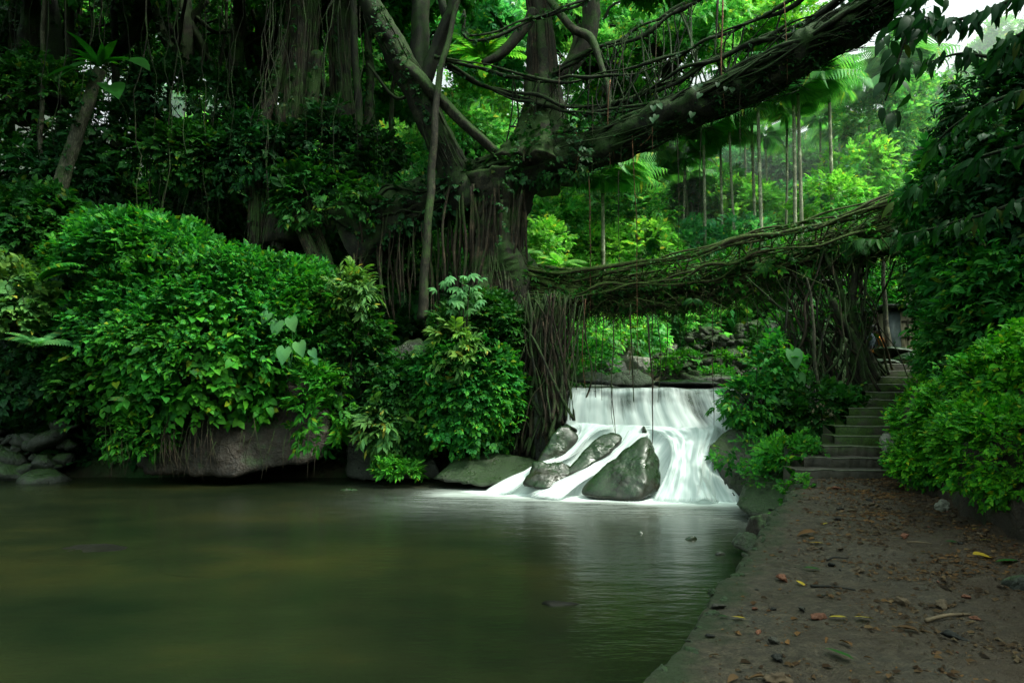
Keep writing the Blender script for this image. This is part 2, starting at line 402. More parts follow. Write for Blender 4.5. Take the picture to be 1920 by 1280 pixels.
# ------------------------------------------------------------------ terrain
def ex(y): return .72+.52*(y-3.56)
def rx(y): return np.where(y < 11, 4.65+.285*(y-6.2), 6.05+.84*(y-11))
def H(x, y):
    x = np.asarray(x, float); y = np.asarray(y, float)
    wob = .35*np.sin(x*1.3)+.25*np.sin(x*.53+2)+.2*np.sin(x*2.7+y)
    pool = -1.55+.1*np.sin(x*1.1)*np.cos(y*.9)
    s = y-(16.4+wob*.5)
    left = -1.55+sstep(s, -.9, .3)*1.2+sstep(s, .1, 2.6)*3.2+sstep(s, 2.6, 9)*(2.4+3.2*(1-sstep(x, -9, -3)))+sstep(s, 8, 20)*4*(1-sstep(x, -7, -2))
    s2 = y-15.45
    chan = -1.55+sstep(s2, -.25, .1)*2.65+sstep(s2, 1, 14)*.6
    cw = sstep(x, .4, 1.4)*(1-sstep(x, 6.2+(y-15)*.25, 7.6+(y-15)*.25))*(1-sstep(y, 23, 27))
    z = left*(1-cw)+chan*cw
    # near bank carrying the path and stairs
    ramp = np.clip((y-11.2)*.41, 0, 1.75)
    e = np.where(y < 11, ex(y)+.15, 4.5+.62*(y-11))
    rb = sstep(x-e, 0., .7)
    bank = np.where(y < 11.2, -.12, ramp-.25)
    over = np.maximum(0, x-rx(y)-.35)
    bank = bank+np.where(y < 15.5, 1, sstep(20-y, 0, 4))*np.minimum(over*1.35, 2.2+.55*over)
    yw = (1-sstep(y, 18.5, 23))
    z = z*(1-rb*yw)+bank*rb*yw
    z = z+rb*sstep(y, 15, 19)*.25
    hill = np.maximum(0, y-25)*.42+2.2-.004*np.maximum(0, y-55)**2*0
    hill = np.minimum(hill, 2.2+20+.1*(y-70))
    z = np.where(y > 25, z*(1-sstep(y, 25, 29))+hill*sstep(y, 25, 29), z)
    z = z+np.minimum(np.maximum(0, -6-y)*.6, 5)+np.maximum(0, np.abs(x+4)-22)*.35  # unseen ground raised behind the camera and at the sides to block light
    z = np.minimum(z, 34)
    return z+.05*np.sin(x*3.1+y*1.7)*np.sin(y*2.3-x)

xs = np.concatenate([np.linspace(-160, -26, 30), np.linspace(-25, 20, 260), np.linspace(21, 160, 30)])
ys = np.concatenate([np.linspace(-60, -4, 20), np.linspace(-3.5, 32, 220), np.linspace(33, 200, 60)])
X, Y = np.meshgrid(xs, ys)
Z = H(X, Y)
for (a, b), _ in np.ndenumerate(Z):
    if abs(X[a, b]+2) < 30 and 10 < Y[a, b] < 60: Z[a, b] += .22*mn.noise(Vector((X[a, b]*.9, Y[a, b]*.9, 0)))
n = NT('forest_soil')
c = n.ramp(n.noise(.9, 8, .7), [(.35, (.012, .014, .006)), (.6, (.035, .03, .015))])
c = n.mix(n.ramp(n.noise(.5, 8, .75), [(.42, 0.), (.62, 1.)]), c, (.014, .05, .01))
soil = n.done(n.bsdf(c, .9, .2, n.bump(n.noise(5, 8, .7), 1., .15)))
mb = MB(); nx = len(xs); ny = len(ys)
i, j = np.meshgrid(np.arange(nx-1), np.arange(ny-1)); a = (j*nx+i).ravel()
mb.add(np.stack([X, Y, Z], -1).reshape(-1, 3), np.stack([a, a+1, a+nx+1, a+nx], -1))
tag(mb.build('ground', soil), 'dark leaf covered forest ground rising from the river', 'ground', kind='structure')

# distant mountain, haze painted into its base colour
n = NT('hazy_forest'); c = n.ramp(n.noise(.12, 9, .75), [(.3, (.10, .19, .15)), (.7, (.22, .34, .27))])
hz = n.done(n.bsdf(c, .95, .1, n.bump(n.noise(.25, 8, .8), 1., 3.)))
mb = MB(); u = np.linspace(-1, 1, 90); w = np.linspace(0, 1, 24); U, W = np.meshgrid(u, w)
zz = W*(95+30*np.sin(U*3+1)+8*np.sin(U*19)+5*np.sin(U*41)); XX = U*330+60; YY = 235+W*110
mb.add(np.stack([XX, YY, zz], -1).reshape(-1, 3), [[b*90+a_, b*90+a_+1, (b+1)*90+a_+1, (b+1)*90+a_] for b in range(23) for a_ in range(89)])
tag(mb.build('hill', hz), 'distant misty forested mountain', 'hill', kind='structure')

# ------------------------------------------------------------------ water
WZ = -.7
def foam_reflection_at(x, y):
    # foot of the falls, from rock to rock; last faint band paints their reflection
    f = np.zeros_like(x)
    for (ax, ay, bx, by, wd, st) in ((2.7, 13.25, 4.35, 13.1, .62, 1.25), (.1, 13.9, 1.35, 13.35, .45, 1.1), (-.7, 14.2, .4, 13.8, .35, .95), (1.2, 13.1, 2.8, 13.0, .3, .6), (-1.2, 13.9, 3.9, 12.7, .6, .45), (-1., 13.2, 4.2, 11.9, 1.3, .16)):
        t = np.clip(((x-ax)*(bx-ax)+(y-ay)*(by-ay))/((bx-ax)**2+(by-ay)**2), 0, 1)
        d = np.hypot(x-ax-t*(bx-ax), (y-ay-t*(by-ay)))
        f = np.maximum(f, st*np.exp(-(d/wd)**1.6))
    return f
n = NT('river_water')
g = n.N('ShaderNodeNewGeometry'); at = n.N('ShaderNodeAttribute', attribute_name='foam')
c = n.ramp(n.noise(.45, 4, .6, stretch=(.6, 1, 1)), [(.33, (.007, .012, .006)), (.52, (.014, .019, .008)), (.68, (.027, .028, .009))])
rip = n.noise(1.4, 5, .6, stretch=(.6, 1.7, 1)); rip2 = n.noise(6, 4, .6, stretch=(.7, 1.7, 1))
h = n.math('ADD', n.math('MULTIPLY', rip, 1.), n.math('MULTIPLY', rip2, .3))
st = n.ramp(n.noise(3.0, 6, .7, stretch=(.35, 2.6, 1)), [(.40, 0.), (.62, 1.)])
ff = n.math('MINIMUM', 1., at.outputs['Fac']); ff = n.math('ADD', ff, n.math('MULTIPLY', n.math('MULTIPLY', ff, n.math('SUBTRACT', 1., ff)), n.math('SUBTRACT', st, .6)))
ff = n.math('MAXIMUM', ff, 0.); c = n.mix(ff, c, (.85, .93, .9))
rg = n.ramp(ff, [(0, .16), (.6, .7)])
b = n.bsdf(c, rg, .34, n.bump(h, .28, .05)); b.node.inputs['IOR'].default_value = 1.33
tr = n.N('ShaderNodeBsdfTransparent'); tr.inputs[0].default_value = (.5, .6, .3, 1)
mx = n.N('ShaderNodeMixShader'); n.L(n.math('SUBTRACT', .22, n.math('MULTIPLY', ff, .5)), mx.inputs[0]); mx.inputs[0].default_value = .2
n.L(b, mx.inputs[1]); n.L(tr.outputs[0], mx.inputs[2])
water = n.done(mx.outputs[0])
mb = MB(); xs = np.r_[np.linspace(-30, -2.1, 70), np.linspace(-2, 8, 130)]; ys = np.r_[np.linspace(-12, 10.9, 60), np.linspace(11, 17.5, 100)]; X, Y = np.meshgrid(xs, ys)
xs2 = np.linspace(-3, 5, 0)
i, j = np.meshgrid(np.arange(199), np.arange(159)); a = (j*200+i).ravel()
mb.add(np.stack([X, Y, X*0+WZ], -1).reshape(-1, 3), np.stack([a, a+1, a+201, a+200], -1), a=foam_reflection_at(X, Y))
tag(mb.build('water', water, attr=True), 'dark green pool below the small waterfall', 'water', kind='structure')
# upstream water above the weir
mb = MB(); xs = np.linspace(.8, 6.6, 40); ys = np.linspace(15.35, 24, 40); X, Y = np.meshgrid(xs, ys)
i, j = np.meshgrid(np.arange(39), np.arange(39)); a = (j*40+i).ravel()
mb.add(np.stack([X, Y, 1.36+(Y-15.35)*.03], -1).reshape(-1, 3), np.stack([a, a+1, a+41, a+40], -1), a=.12+.25*np.exp(-(Y-15.35)/.6)+.1*rng.random(Y.shape))
tag(mb.build('water', water, attr=True), 'shallow river flowing toward the lip of the falls', 'water', kind='structure')

# ------------------------------------------------------------------ waterfall
n = NT('falling_water')
at = n.N('ShaderNodeAttribute', attribute_name='foam'); uv = n.N('ShaderNodeUVMap'); 
s1 = n.noise(1., 6, .62, vec=uv.outputs[0], stretch=(17, .9, 1)); s2 = n.noise(1., 4, .6, vec=uv.outputs[0], stretch=(80, 2.2, 1))
s = n.math('ADD', n.math('MULTIPLY', s1, .8), n.math('MULTIPLY', s2, .2))
body = n.ramp(s, [(.32, (.5, .58, .56)), (.46, (.72, .80, .78)), (.6, (.88, .92, .91))])
df = n.bsdf(body, .45, .3, n.bump(s, .15, .04))
tl = n.N('ShaderNodeBsdfTranslucent'); n.L(body, tl.inputs[0])
m1 = n.N('ShaderNodeMixShader'); m1.inputs[0].default_value = .35; n.L(df, m1.inputs[1]); n.L(tl.outputs[0], m1.inputs[2])
tr = n.N('ShaderNodeBsdfTransparent'); m2 = n.N('ShaderNodeMixShader')
al = n.math('ADD', n.math('MULTIPLY', n.math('SUBTRACT', s, .47), 2.2), n.math('SUBTRACT', n.math('MULTIPLY', at.outputs['Fac'], 1.9), .55))
al = n.math('MINIMUM', n.math('MAXIMUM', al, 0.), 1.); n.L(al, m2.inputs[0]); n.L(tr.outputs[0], m2.inputs[1]); n.L(m1.outputs[0], m2.inputs[2])
fall_mat = n.done(m2.outputs[0])
def loft(name, Lr, Rr, parent, bulge=.15, nu=60, nv=50, ripple=.03, topfade=0., edge=.22, dens=1., wid=1.):
    A = catmull(Lr, nv); B = catmull(Rr, nv); u = np.linspace(0, 1, nu)
    Pn = A[:, None]*(1-u)[None, :, None]+B[:, None]*u[None, :, None]
    v = np.linspace(0, 1, nv)
    bl = np.sin(PI*u)**.7*bulge
    fo = sum(np.sin(u*f+p)*a_ for f, p, a_ in ((11, 1, .5), (27, 2, .35), (53, .5, .2), (90, 4, .12)))*ripple
    off = (bl+fo)[None]*np.minimum(1, v*5+.25)[:, None]
    Pn[..., 1] -= off; Pn[..., 2] += off*.35
    e = np.minimum(1, np.minimum(u, 1-u)/max(edge, 1e-3)); e = e*e*(3-2*e)
    fade = (e[None]*np.ones(nv)[:, None])*dens
    if topfade: fade *= np.clip(v/topfade, .62, 1)[:, None]
    else: fade *= np.clip((1-v)/.10+.35, 0, 1)[:, None]
    lum = np.array([[mn.fractal(Vector((a_*6*wid, b_*3, nu*.1)), 1., 2., 3) for a_ in u[::4]] for b_ in v]); lum = np.repeat(lum, 4, 1)[:, :nu]; lum = (lum+np.roll(lum, 1, 1)+np.roll(lum, 2, 1)+np.roll(lum, 3, 1))/4; Pn[..., 1] -= lum*bulge*.6; Pn[..., 2] += lum*bulge*.4; fade += lum*.35
    mb = MB(); i, j = np.meshgrid(np.arange(nu-1), np.arange(nv-1)); a = (j*nu+i).ravel()
    mb.add(Pn.reshape(-1, 3), np.stack([a, a+nu, a+nu+1, a+1], -1), a=fade)
    o = mb.build(name, fall_mat, parent, attr=True)
    me = o.data; uvl = me.uv_layers.new(name='UVMap')
    vi = np.zeros(len(me.loops), int); me.loops.foreach_get('vertex_index', vi)
    UU = (u[None]*np.ones(nv)[:, None]*wid).ravel(); VV = (v[:, None]*np.ones(nu)[None]).ravel()
    uvl.data.foreach_set('uv', np.stack([UU[vi], VV[vi]], -1).astype(np.float32).ravel())
    return o
wf = empty('waterfall', P(1210, 925, 14), 'white silky waterfall pouring over the weir between boulders', 'waterfall')
loft('curtain', [P(1064, 727, 15.9), P(1066, 730, 15.35), P(1064, 745, 15.2), P(1060, 775, 15.1), P(1056, 812, 15.0), P(1056, 840, 14.9)],
     [P(1350, 729, 15.9), P(1358, 731, 15.35), P(1362, 745, 15.2), P(1378, 775, 15.05), P(1410, 812, 14.8), P(1410, 840, 14.7)], wf, .05, 220, 70, .07, .75, .02, .95)
loft('cascade', [P(1062, 792, 15.05), P(1050, 825, 14.8), P(1005, 868, 14.5), P(940, 900, 14.2), P(895, 926, 14.0)],
     [P(1400, 806, 14.75), P(1376, 825, 14.6), P(1352, 865, 14.1), P(1360, 905, 13.6), P(1405, 950, 13.1)], wf, .05, 200, 90, .06, 0, .03, 1.0, 1.2)
loft('cascade', [P(1195, 800, 14.85), P(1236, 818, 14.5), P(1250, 850, 14.0), P(1240, 890, 13.55), P(1210, 942, 13.1)],
     [P(1390, 806, 14.75), P(1372, 822, 14.4), P(1348, 855, 14.0), P(1352, 895, 13.5), P(1395, 950, 13.0)], wf, .3, 100, 70, .04, 0, .14, 1.1, .8)
loft('cascade', [P(1170, 806, 14.7), P(1150, 835, 14.5), P(1108, 868, 14.15), P(1050, 898, 13.7), P(975, 930, 13.4)],
     [P(1225, 815, 14.45), P(1185, 845, 14.2), P(1140, 880, 13.85), P(1095, 908, 13.4), P(1062, 940, 13.1)], wf, .1, 60, 60, .02, 0, .35, 1.05, .5)
loft('cascade', [P(1062, 792, 15.0), P(1076, 815, 14.85), P(1048, 850, 14.6), P(995, 874, 14.3), P(925, 925, 13.9)],
     [P(1180, 798, 14.8), P(1122, 812, 14.65), P(1085, 852, 14.4), P(1030, 880, 14.0), P(955, 930, 13.7)], wf, .1, 60, 60, .02, 0, .35, 1.05, .4)

# ------------------------------------------------------------------ rocks
def hull_planes(pts):
    bm = bmesh.new()
    for p in pts: bm.verts.new(p)
    r = bmesh.ops.convex_hull(bm, input=bm.verts); bm.normal_update()
    pl = [(f.normal.copy(), f.normal.dot(f.verts[0].co)) for f in bm.faces]
    bm.free(); return np.array([n_ for n_, d in pl]), np.array([max(d, .02) for n_, d in pl])
_ico = {}
def ico(s):
    if s not in _ico:
        bm = bmesh.new(); bmesh.ops.create_icosphere(bm, subdivisions=s, radius=1)
        _ico[s] = (np.array([v.co[:] for v in bm.verts]), np.array([[v.index for v in f.verts] for f in bm.faces])); bm.free()
    return _ico[s]
def rock_mb(mb, pts, p=16, sub=5, amp=.05, sc=1.4, seed=0):
    pts = np.asarray(pts, float); c = pts.mean(0)
    try: n_, d = hull_planes([tuple(q) for q in pts-c])
    except Exception: return
    u, f = ico(sub)
    a = np.maximum(0, (u@n_.T)/d); r = 1/np.maximum((a**p).sum(1)**(1/p), 1e-3)
    v = u*r[:, None]; S = np.ptp(pts, axis=0).mean()
    nz = np.array([mn.fractal(Vector(q/S*sc*3)+Vector((seed*7.3, seed, 0)), 1., 2., 5) for q in v])
    v = v+nrm(v)*nz[:, None]*amp*S+c
    mb.add(v, None, f)
def rock(name, label, cat, pts, mat, group=None, **kw):
    mb = MB(); pts = np.asarray(pts, float); rock_mb(mb, pts, **kw); c = pts.mean(0); c[2] = pts[:, 2].min()
    return tag(mb.build(name, mat, origin=c), label, cat, group)
def ell(c, r, k=16, seed=0, rz=0):
    q = np.random.default_rng(seed); d = nrm(q.normal(size=(k, 3)))*np.asarray(r)
    cz, sz = math.cos(rz), math.sin(rz); d = d@np.array([[cz, sz, 0], [-sz, cz, 0], [0, 0, 1]])
    return d*q.uniform(.85, 1.1, (k, 1))+np.asarray(c)
def slabpts(pix, Y, th, back=1.): # silhouette pixels at depth Y, thickened away and toward the viewer
    f = np.array([P(x, y, Y) for x, y in pix]); m = f.mean(0)
    b = np.array([(p-m)*.8*back+m+[0, th, -.05] for p in f]); e = np.array([(p-m)*.55+m-[0, th*.5, .1] for p in f])
    return np.vstack([f, b, e])
R_ = rock
R_('boulder', 'large pointed mossy boulder in the middle of the falls', 'boulder', np.vstack([[P(1078, 930, 13.2), P(1100, 893, 13.5), P(1155, 848, 13.8), P(1200, 808, 14.0), P(1225, 812, 14.05), P(1240, 845, 13.9), P(1250, 922, 13.4), P(1200, 945, 12.9), P(1215, 880, 13.2), P(1130, 940, 13.0)], [P(1200, 900, 14.6), P(1120, 930, 14.3)]]), M['rock_wet'], p=9, amp=.03, sub=6)
R_('boulder', 'long low wet boulder between the two thin cascades', 'boulder', np.vstack([[P(974, 915, 13.5), P(1000, 860, 13.9), P(1040, 862, 13.9), P(1075, 866, 14.0), P(1065, 905, 13.6), P(1020, 922, 13.2)], [P(1010, 900, 14.8), P(1060, 900, 14.8)]]), M['rock_wet'], p=8, amp=.04, sub=6, seed=2)
R_('boulder', 'sloping wet boulder under the curtain of falling water', 'boulder', np.vstack([[P(1050, 890, 13.75), P(1075, 862, 14.05), P(1125, 808, 14.45), P(1150, 803, 14.5), P(1172, 818, 14.4), P(1135, 855, 14.05), P(1080, 890, 13.7)], [P(1100, 900, 15), P(1160, 860, 15)]]), M['rock_wet'], p=8, amp=.035, sub=6, seed=3)
R_('boulder', 'wet brown boulder at the foot of the root pillar', 'boulder', np.vstack([[P(1005, 878, 14.3), P(1042, 800, 14.6), P(1066, 788, 14.75), P(1092, 818, 14.65), P(1070, 850, 14.45), P(990, 888, 14.2), P(1030, 872, 14.2)], [P(1020, 880, 15.2), P(1080, 850, 15.2)]]), M['rock_wet'], p=8, amp=.04, sub=5, seed=4)
R_('boulder', 'flat moss green boulder at the pool edge left of the falls', 'boulder', np.vstack([[P(805, 900, 14.6), P(850, 862, 15), P(900, 848, 15.2), P(960, 850, 15.2), P(1010, 862, 15), P(1000, 905, 14.3), P(900, 915, 14.1)], [P(850, 880, 16), P(990, 880, 16)]]), M['rock_moss'], p=18, amp=.03, sub=5, seed=5)
R_('boulder', 'tall dark boulder right of the falls with trailing plants', 'boulder', np.vstack([[P(1325, 840, 13.6), P(1375, 800, 13.9), P(1450, 810, 13.9), P(1500, 860, 13.5), P(1480, 940, 12.8), P(1375, 930, 12.9), P(1350, 900, 13.1)], [P(1360, 900, 15), P(1500, 880, 15)]]), M['rock_dark'], p=16, amp=.05, sub=6, seed=6)
R_('boulder', 'overhanging dark boulder beside the lip of the falls', 'boulder', np.vstack([[P(1345, 765, 14.6), P(1390, 715, 15), P(1470, 690, 15.2), P(1540, 740, 14.8), P(1500, 810, 14.2), P(1400, 800, 14.2)], [P(1400, 760, 16), P(1520, 760, 16)]]), M['rock_moss'], p=14, amp=.06, sub=6, seed=7)
R_('boulder', 'mossy rock sloping down to the water beside the path', 'boulder', np.vstack([[P(1370, 950, 11.3), P(1400, 905, 11.9), P(1440, 870, 12.2), P(1510, 880, 11.9), P(1500, 960, 10.9), P(1430, 985, 10.6)], [P(1420, 930, 13), P(1500, 910, 13)]]), M['rock_moss'], p=14, amp=.06, sub=5, seed=8)
R_('boulder', 'squat brown rock standing against the path edge', 'boulder', slabpts([(1408, 1015), (1415, 968), (1440, 960), (1462, 975), (1465, 1015), (1430, 1030)], 9.2, .4), M['rock_brown'], p=16, amp=.06, sub=5, seed=9)
R_('boulder', 'low wet rock in the water near the path edge', 'boulder', slabpts([(1375, 1022), (1395, 995), (1420, 998), (1428, 1030)], 8.9, .3), M['rock_moss'], p=12, amp=.05, sub=4, seed=10)
R_('boulder', 'small pointed rock splitting the curtain above the big boulder', 'rock', ell(P(1212, 812, 14.75), (.13, .15, .3), 14, 5), M['rock_wet'], p=10, sub=4, amp=.06)
R_('boulder', 'rounded rock under thin water left of the curtain foot', 'rock', ell(P(1075, 800, 14.95), (.28, .3, .22), 14, 7), M['rock_wet'], p=8, sub=5, amp=.07)
# submerged / grazing rocks
for k, (px, py, rxy, lab) in enumerate([(170, 1028, (.85, .42), 'larger dark submerged rock barely under the pool surface'), (385, 1052, (.62, .32), 'smaller dark submerged rock barely under the pool surface'), (1050, 1132, (.30, .12), 'flat brown rock rippling the water in the foreground'), (655, 918, (.3, .14), 'brown rock just breaking the water near the left bank'), (1200, 1000, (.1, .06), 'tiny wet rock in the pool nearest the falls'), (1300, 1010, (.17, .07), 'flat wet stone ringed by white ripples'), (1350, 1038, (.1, .06), 'tiny dark stone beside the rippling stone')]):
    g = G(px, py, WZ); top = .03 if k < 2 else .02
    big = k < 2; R_('river_rock', lab, 'rock', ell((g[0], g[1], WZ-.09 if big else WZ-.05), (rxy[0]*(1.35 if big else 1), rxy[1]*(1.35 if big else 1), .125 if big else .115), 26, k), M['river_stone'] if k < 4 and k != 3 else M['rock_wet'], p=7, sub=5, amp=.025)
# big brown boulder under the left bush and dark bank rocks
R_('boulder', 'huge brown earthy boulder under the left leafy mound', 'boulder', np.vstack([[P(240, 905, 15.2), P(280, 800, 15.6), P(380, 700, 15.9), P(520, 660, 16), P(610, 720, 15.8), P(640, 800, 15.5), P(610, 880, 15.2), P(450, 905, 14.8), P(420, 780, 15.0)], [P(300, 800, 18), P(600, 780, 18)]]), M['rock_brown'], p=12, amp=.05, sub=6, seed=12)
R_('boulder', 'dark shaded boulder between the two leafy mounds', 'boulder', np.vstack([[P(640, 905, 15.6), P(650, 800, 16), P(720, 760, 16.2), P(800, 800, 16), P(830, 900, 15.4)], [P(700, 850, 17.5), P(800, 850, 17.5)]]), M['rock_dark'], p=12, amp=.06, sub=5, seed=13)
R_('boulder', 'grey rock face showing through leaves right of the dark hollow', 'boulder', np.vstack([[P(715, 720, 16.4), P(735, 650, 16.7), P(790, 630, 16.8), P(820, 700, 16.5), P(790, 790, 16.2)], [P(740, 720, 18), P(800, 720, 18)]]), M['rock_dark'], p=12, amp=.06, sub=5, seed=14)
R_('boulder', 'dark bank rock under the tall root pillar', 'boulder', np.vstack([[P(960, 880, 15.6), P(960, 780, 16.2), P(1050, 740, 16.4), P(1062, 850, 15.6)], [P(980, 830, 17.5), P(1060, 800, 17.5)]]), M['rock_brown'], p=12, amp=.06, sub=5, seed=15)
# weir wall behind the falling water
mb = MB(); box(mb, (3.1, 15.75, .3), (5.2, .8, 2.1)); tag(mb.build('weir', M['rock_dark']), 'low dark rock weir behind the falling water', 'weir')
# upstream rocks
ups = [(1180, 712, 17.5, (.75, .5, .3), 'rock_moss', 'rounded mossy rock just behind the weir'), (1165, 660, 21, (.55, .5, .75), 'rock_pale', 'upright pale rock standing among the upstream bushes'),
       (1205, 685, 20.5, (.8, .5, .45), 'rock_pale', 'pale slab leaning beside the stone terrace'), (1150, 690, 19.5, (.5, .4, .5), 'rock_dark', 'blocky dark rock behind the mossy round one'),
       (1290, 722, 16.6, (1.1, .5, .16), 'rock_wet', 'long flat ledge rock behind the lip of the falls'), (1340, 712, 17.6, (.8, .5, .2), 'rock_dark', 'flat grey ledge at the foot of the stone terrace'),
       (1240, 655, 24, (.7, .5, .45), 'rock_pale', 'round pale rock on the upper terrace'), (1200, 620, 25, (.8, .5, .6), 'rock_dark', 'shaded rock high on the slope under the lower bridge'),
       (1395, 720, 16.4, (.5, .4, .25), 'rock_wet', 'wet grey rock touching the overhanging boulder'), (1110, 715, 17, (.6, .4, .3), 'rock_dark', 'small dark rock beside the pillar foot')]
for k, (px, py, Yd, r, m, lab) in enumerate(ups):
    R_('rock', lab, 'rock', ell(P(px, py, Yd), r, 16, 40+k), M[m], p=12, sub=5, amp=.05, seed=k)
# pale boulder lit from above, right of the terraces
R_('boulder', 'large pale sunlit boulder behind the hanging roots', 'boulder', np.vstack([[P(1425, 610, 23), P(1440, 592, 23.4), P(1500, 570, 23.8), P(1560, 565, 24), P(1570, 650, 23), P(1440, 680, 22.6)], [P(1450, 620, 25.5), P(1560, 620, 25.5)]]), M['rock_pale'], p=14, amp=.04, sub=5, seed=31)
# slabs at the head of the stairs
for k, (px, py, Yd, r, lab) in enumerate([(1672, 662, 16.6, (.62, .5, .2), 'biggest dark wet slab at the head of the stairs'), (1655, 680, 16.0, (.42, .4, .12), 'narrow wet slab lying under the biggest slab'), (1700, 672, 16.2, (.4, .4, .15), 'wet slab touching the bushes at the stair head'), (1640, 693, 15.7, (.35, .3, .1), 'lowest glistening slab beside the top step')]):
    R_('rock_slab', lab, 'rock slab', ell(P(px, py, Yd), r, 14, 60+k, .4), M['rock_wet'], p=18, sub=5, amp=.04, seed=k+3)
# dry stone walls: small stones packed in rows
def stone_wall(label, A, B, z0, z1, s, mat, seed):
    q = np.random.default_rng(seed); mb = MB(); A = np.asarray(A, float); B = np.asarray(B, float); L = np.linalg.norm(B-A)
    u3, f3 = ico(3); N = int(L*(z1-z0)/(s*s)*2.6)
    for k in range(N):
        t = q.random(); zz = z0+(z1-z0)*q.random()*(1+.12*math.sin(t*9)); c = A+(B-A)*t; c = np.array([c[0], c[1]+q.normal()*s*.3+(zz-z0)*.35, zz])
        w = s*q.choice([.35, .5, .7, 1.1], p=[.35, .3, .25, .1])*q.uniform(.8, 1.2); r = np.array([w*q.uniform(.8, 1.5), w, w*q.uniform(.45, .8)])
        n_ = nrm(q.normal(size=(10, 3))); a = np.maximum(0, u3@n_.T/q.uniform(.75, 1, 10)); rr = np.minimum(1/np.maximum(.6, (a**18).sum(1)**(1/18)), 1.15)
        v = u3*rr[:, None]*r; ca, sa = math.cos(q.normal()*.35), math.sin(q.normal()*.35); v = v@np.array([[ca, 0, sa], [0, 1, 0], [-sa, 0, ca]]); mb.add(v+c, None, f3)
    return tag(mb.build('stone_wall', mat, origin=(A+B)/2*[1, 1, 0]+[0, 0, z0]), label, 'stone wall')
a = P(1225, 700, 19.2); b = P(1440, 700, 18.6); stone_wall('lower dry stone terrace wall above the falls', (a[0], a[1], 0), (b[0], b[1], 0), 1.35, 2.3, .16, M['rock_wall'], 1)
a = P(1290, 640, 23.5); b = P(1440, 640, 22.5); stone_wall('upper dry stone terrace wall behind the hanging roots', (a[0], a[1], 0), (b[0], b[1], 0), 2.2, 3.4, .2, M['rock_wall'], 2)
a = P(-120, 895, 15.9); b = P(125, 895, 15.9); stone_wall('dark rounded stone wall at the pool edge below ferns', (a[0], a[1], 0), (b[0], b[1], 0), -.85, .4, .36, M['rock_dark'], 3)

# ------------------------------------------------------------------ path and stairs
def path_h(x, y):
    k_ = min(1, max(0, (x-.52*y+.9)/2.2)); return k_*(.09*mn.fractal(Vector((x*2.5, y*2.5, 7)), 1., 2., 5)+.02*abs(mn.noise(Vector((x*14, y*14, 1)))))+.012*math.sin(x*2.1+y)+.03*mn.fractal(Vector((x*1.2, y*1.2, 3)), 1., 2., 4)+.012*mn.fractal(Vector((x*8, y*8, 1)), 1., 2., 3)
n = NT('path_mud')
f = n.noise(1.1, 8, .68); f2 = n.noise(14, 7, .75); f3 = n.noise(60, 4, .7)
c = n.ramp(f, [(.36, (.036, .036, .028)), (.5, (.040, .032, .021)), (.66, (.022, .016, .009))])
c = n.mix(n.ramp(f2, [(.45, 0.), (.64, .95)]), c, (.095, .075, .048))
c = n.mix(n.ramp(f3, [(.5, 0.), (.66, .85)]), c, (.006, .005, .003))
g = n.N('ShaderNodeNewGeometry'); sx = n.N('ShaderNodeSeparateXYZ'); n.L(g.outputs['Position'], sx.inputs[0])
eg = n.math('SUBTRACT', sx.outputs[0], n.math('ADD', n.math('MULTIPLY', sx.outputs[1], .52), -1.13))
mf = n.ramp(n.math('ADD', n.math('MULTIPLY', eg, 1.1), n.math('MULTIPLY', n.noise(4, 6), 1.1)), [(.52, 1.), (.85, 0.)])
c = n.mix(n.ramp(n.math('ADD', n.math('MULTIPLY', eg, .3), n.math('SUBTRACT', n.noise(1.5, 5), .5)), [(.15, 0.), (.6, .85)]), c, n.mix(n.noise(9, 6, .7), (.018, .011, .005), (.066, .042, .023)))
c = n.mix(mf, c, (.016, .028, .008))
r = n.ramp(n.noise(2.3, 6, .7), [(.38, .42), (.62, .9)])
hh = n.math('ADD', n.math('ADD', n.math('MULTIPLY', f2, .8), n.math('MULTIPLY', f3, .4)), n.math('MULTIPLY', n.noise(5, 6, .7), 1.6))
mud = n.done(n.bsdf(c, r, .3, n.bump(hh, 1., .045)))
mb = MB(); nu, nv = 220, 330
vy = np.concatenate([np.linspace(-6, 1.5, 30), np.linspace(1.55, 11.4, nv-30)]); U = np.linspace(0, 1, nu)**1.0
PV = np.zeros((nv, nu+2, 3))
for b, y in enumerate(vy):
    l = ex(y)+.13*mn.noise(Vector((y*1.3, 0, 0)))+.05*mn.noise(Vector((y*6, 3, 0)))+.02*mn.noise(Vector((y*22, 3, 0))); r_ = rx(np.array(y))+.9+(1.3 if y < 6 else 1.3)
    if y > 10.6: l = max(l, 4.5)
    X_ = l+(r_-l)*U
    for a_, x in enumerate(X_): PV[b, a_+2] = (x, y, path_h(x, y)+.25*max(0, x-float(rx(np.array(y)))+.1)**1.5)
    PV[b, 1] = (l-.03, y, path_h(l, y)-.05); PV[b, 0] = (l-.1, y, -1.7)
i, j = np.meshgrid(np.arange(nu+1), np.arange(nv-1)); a = (j*(nu+2)+i).ravel()
mb.add(PV.reshape(-1, 3), np.stack([a, a+1, a+nu+3, a+nu+2], -1))
tag(mb.build('path', mud), 'muddy concrete path littered with leaves and stones', 'path', kind='structure')

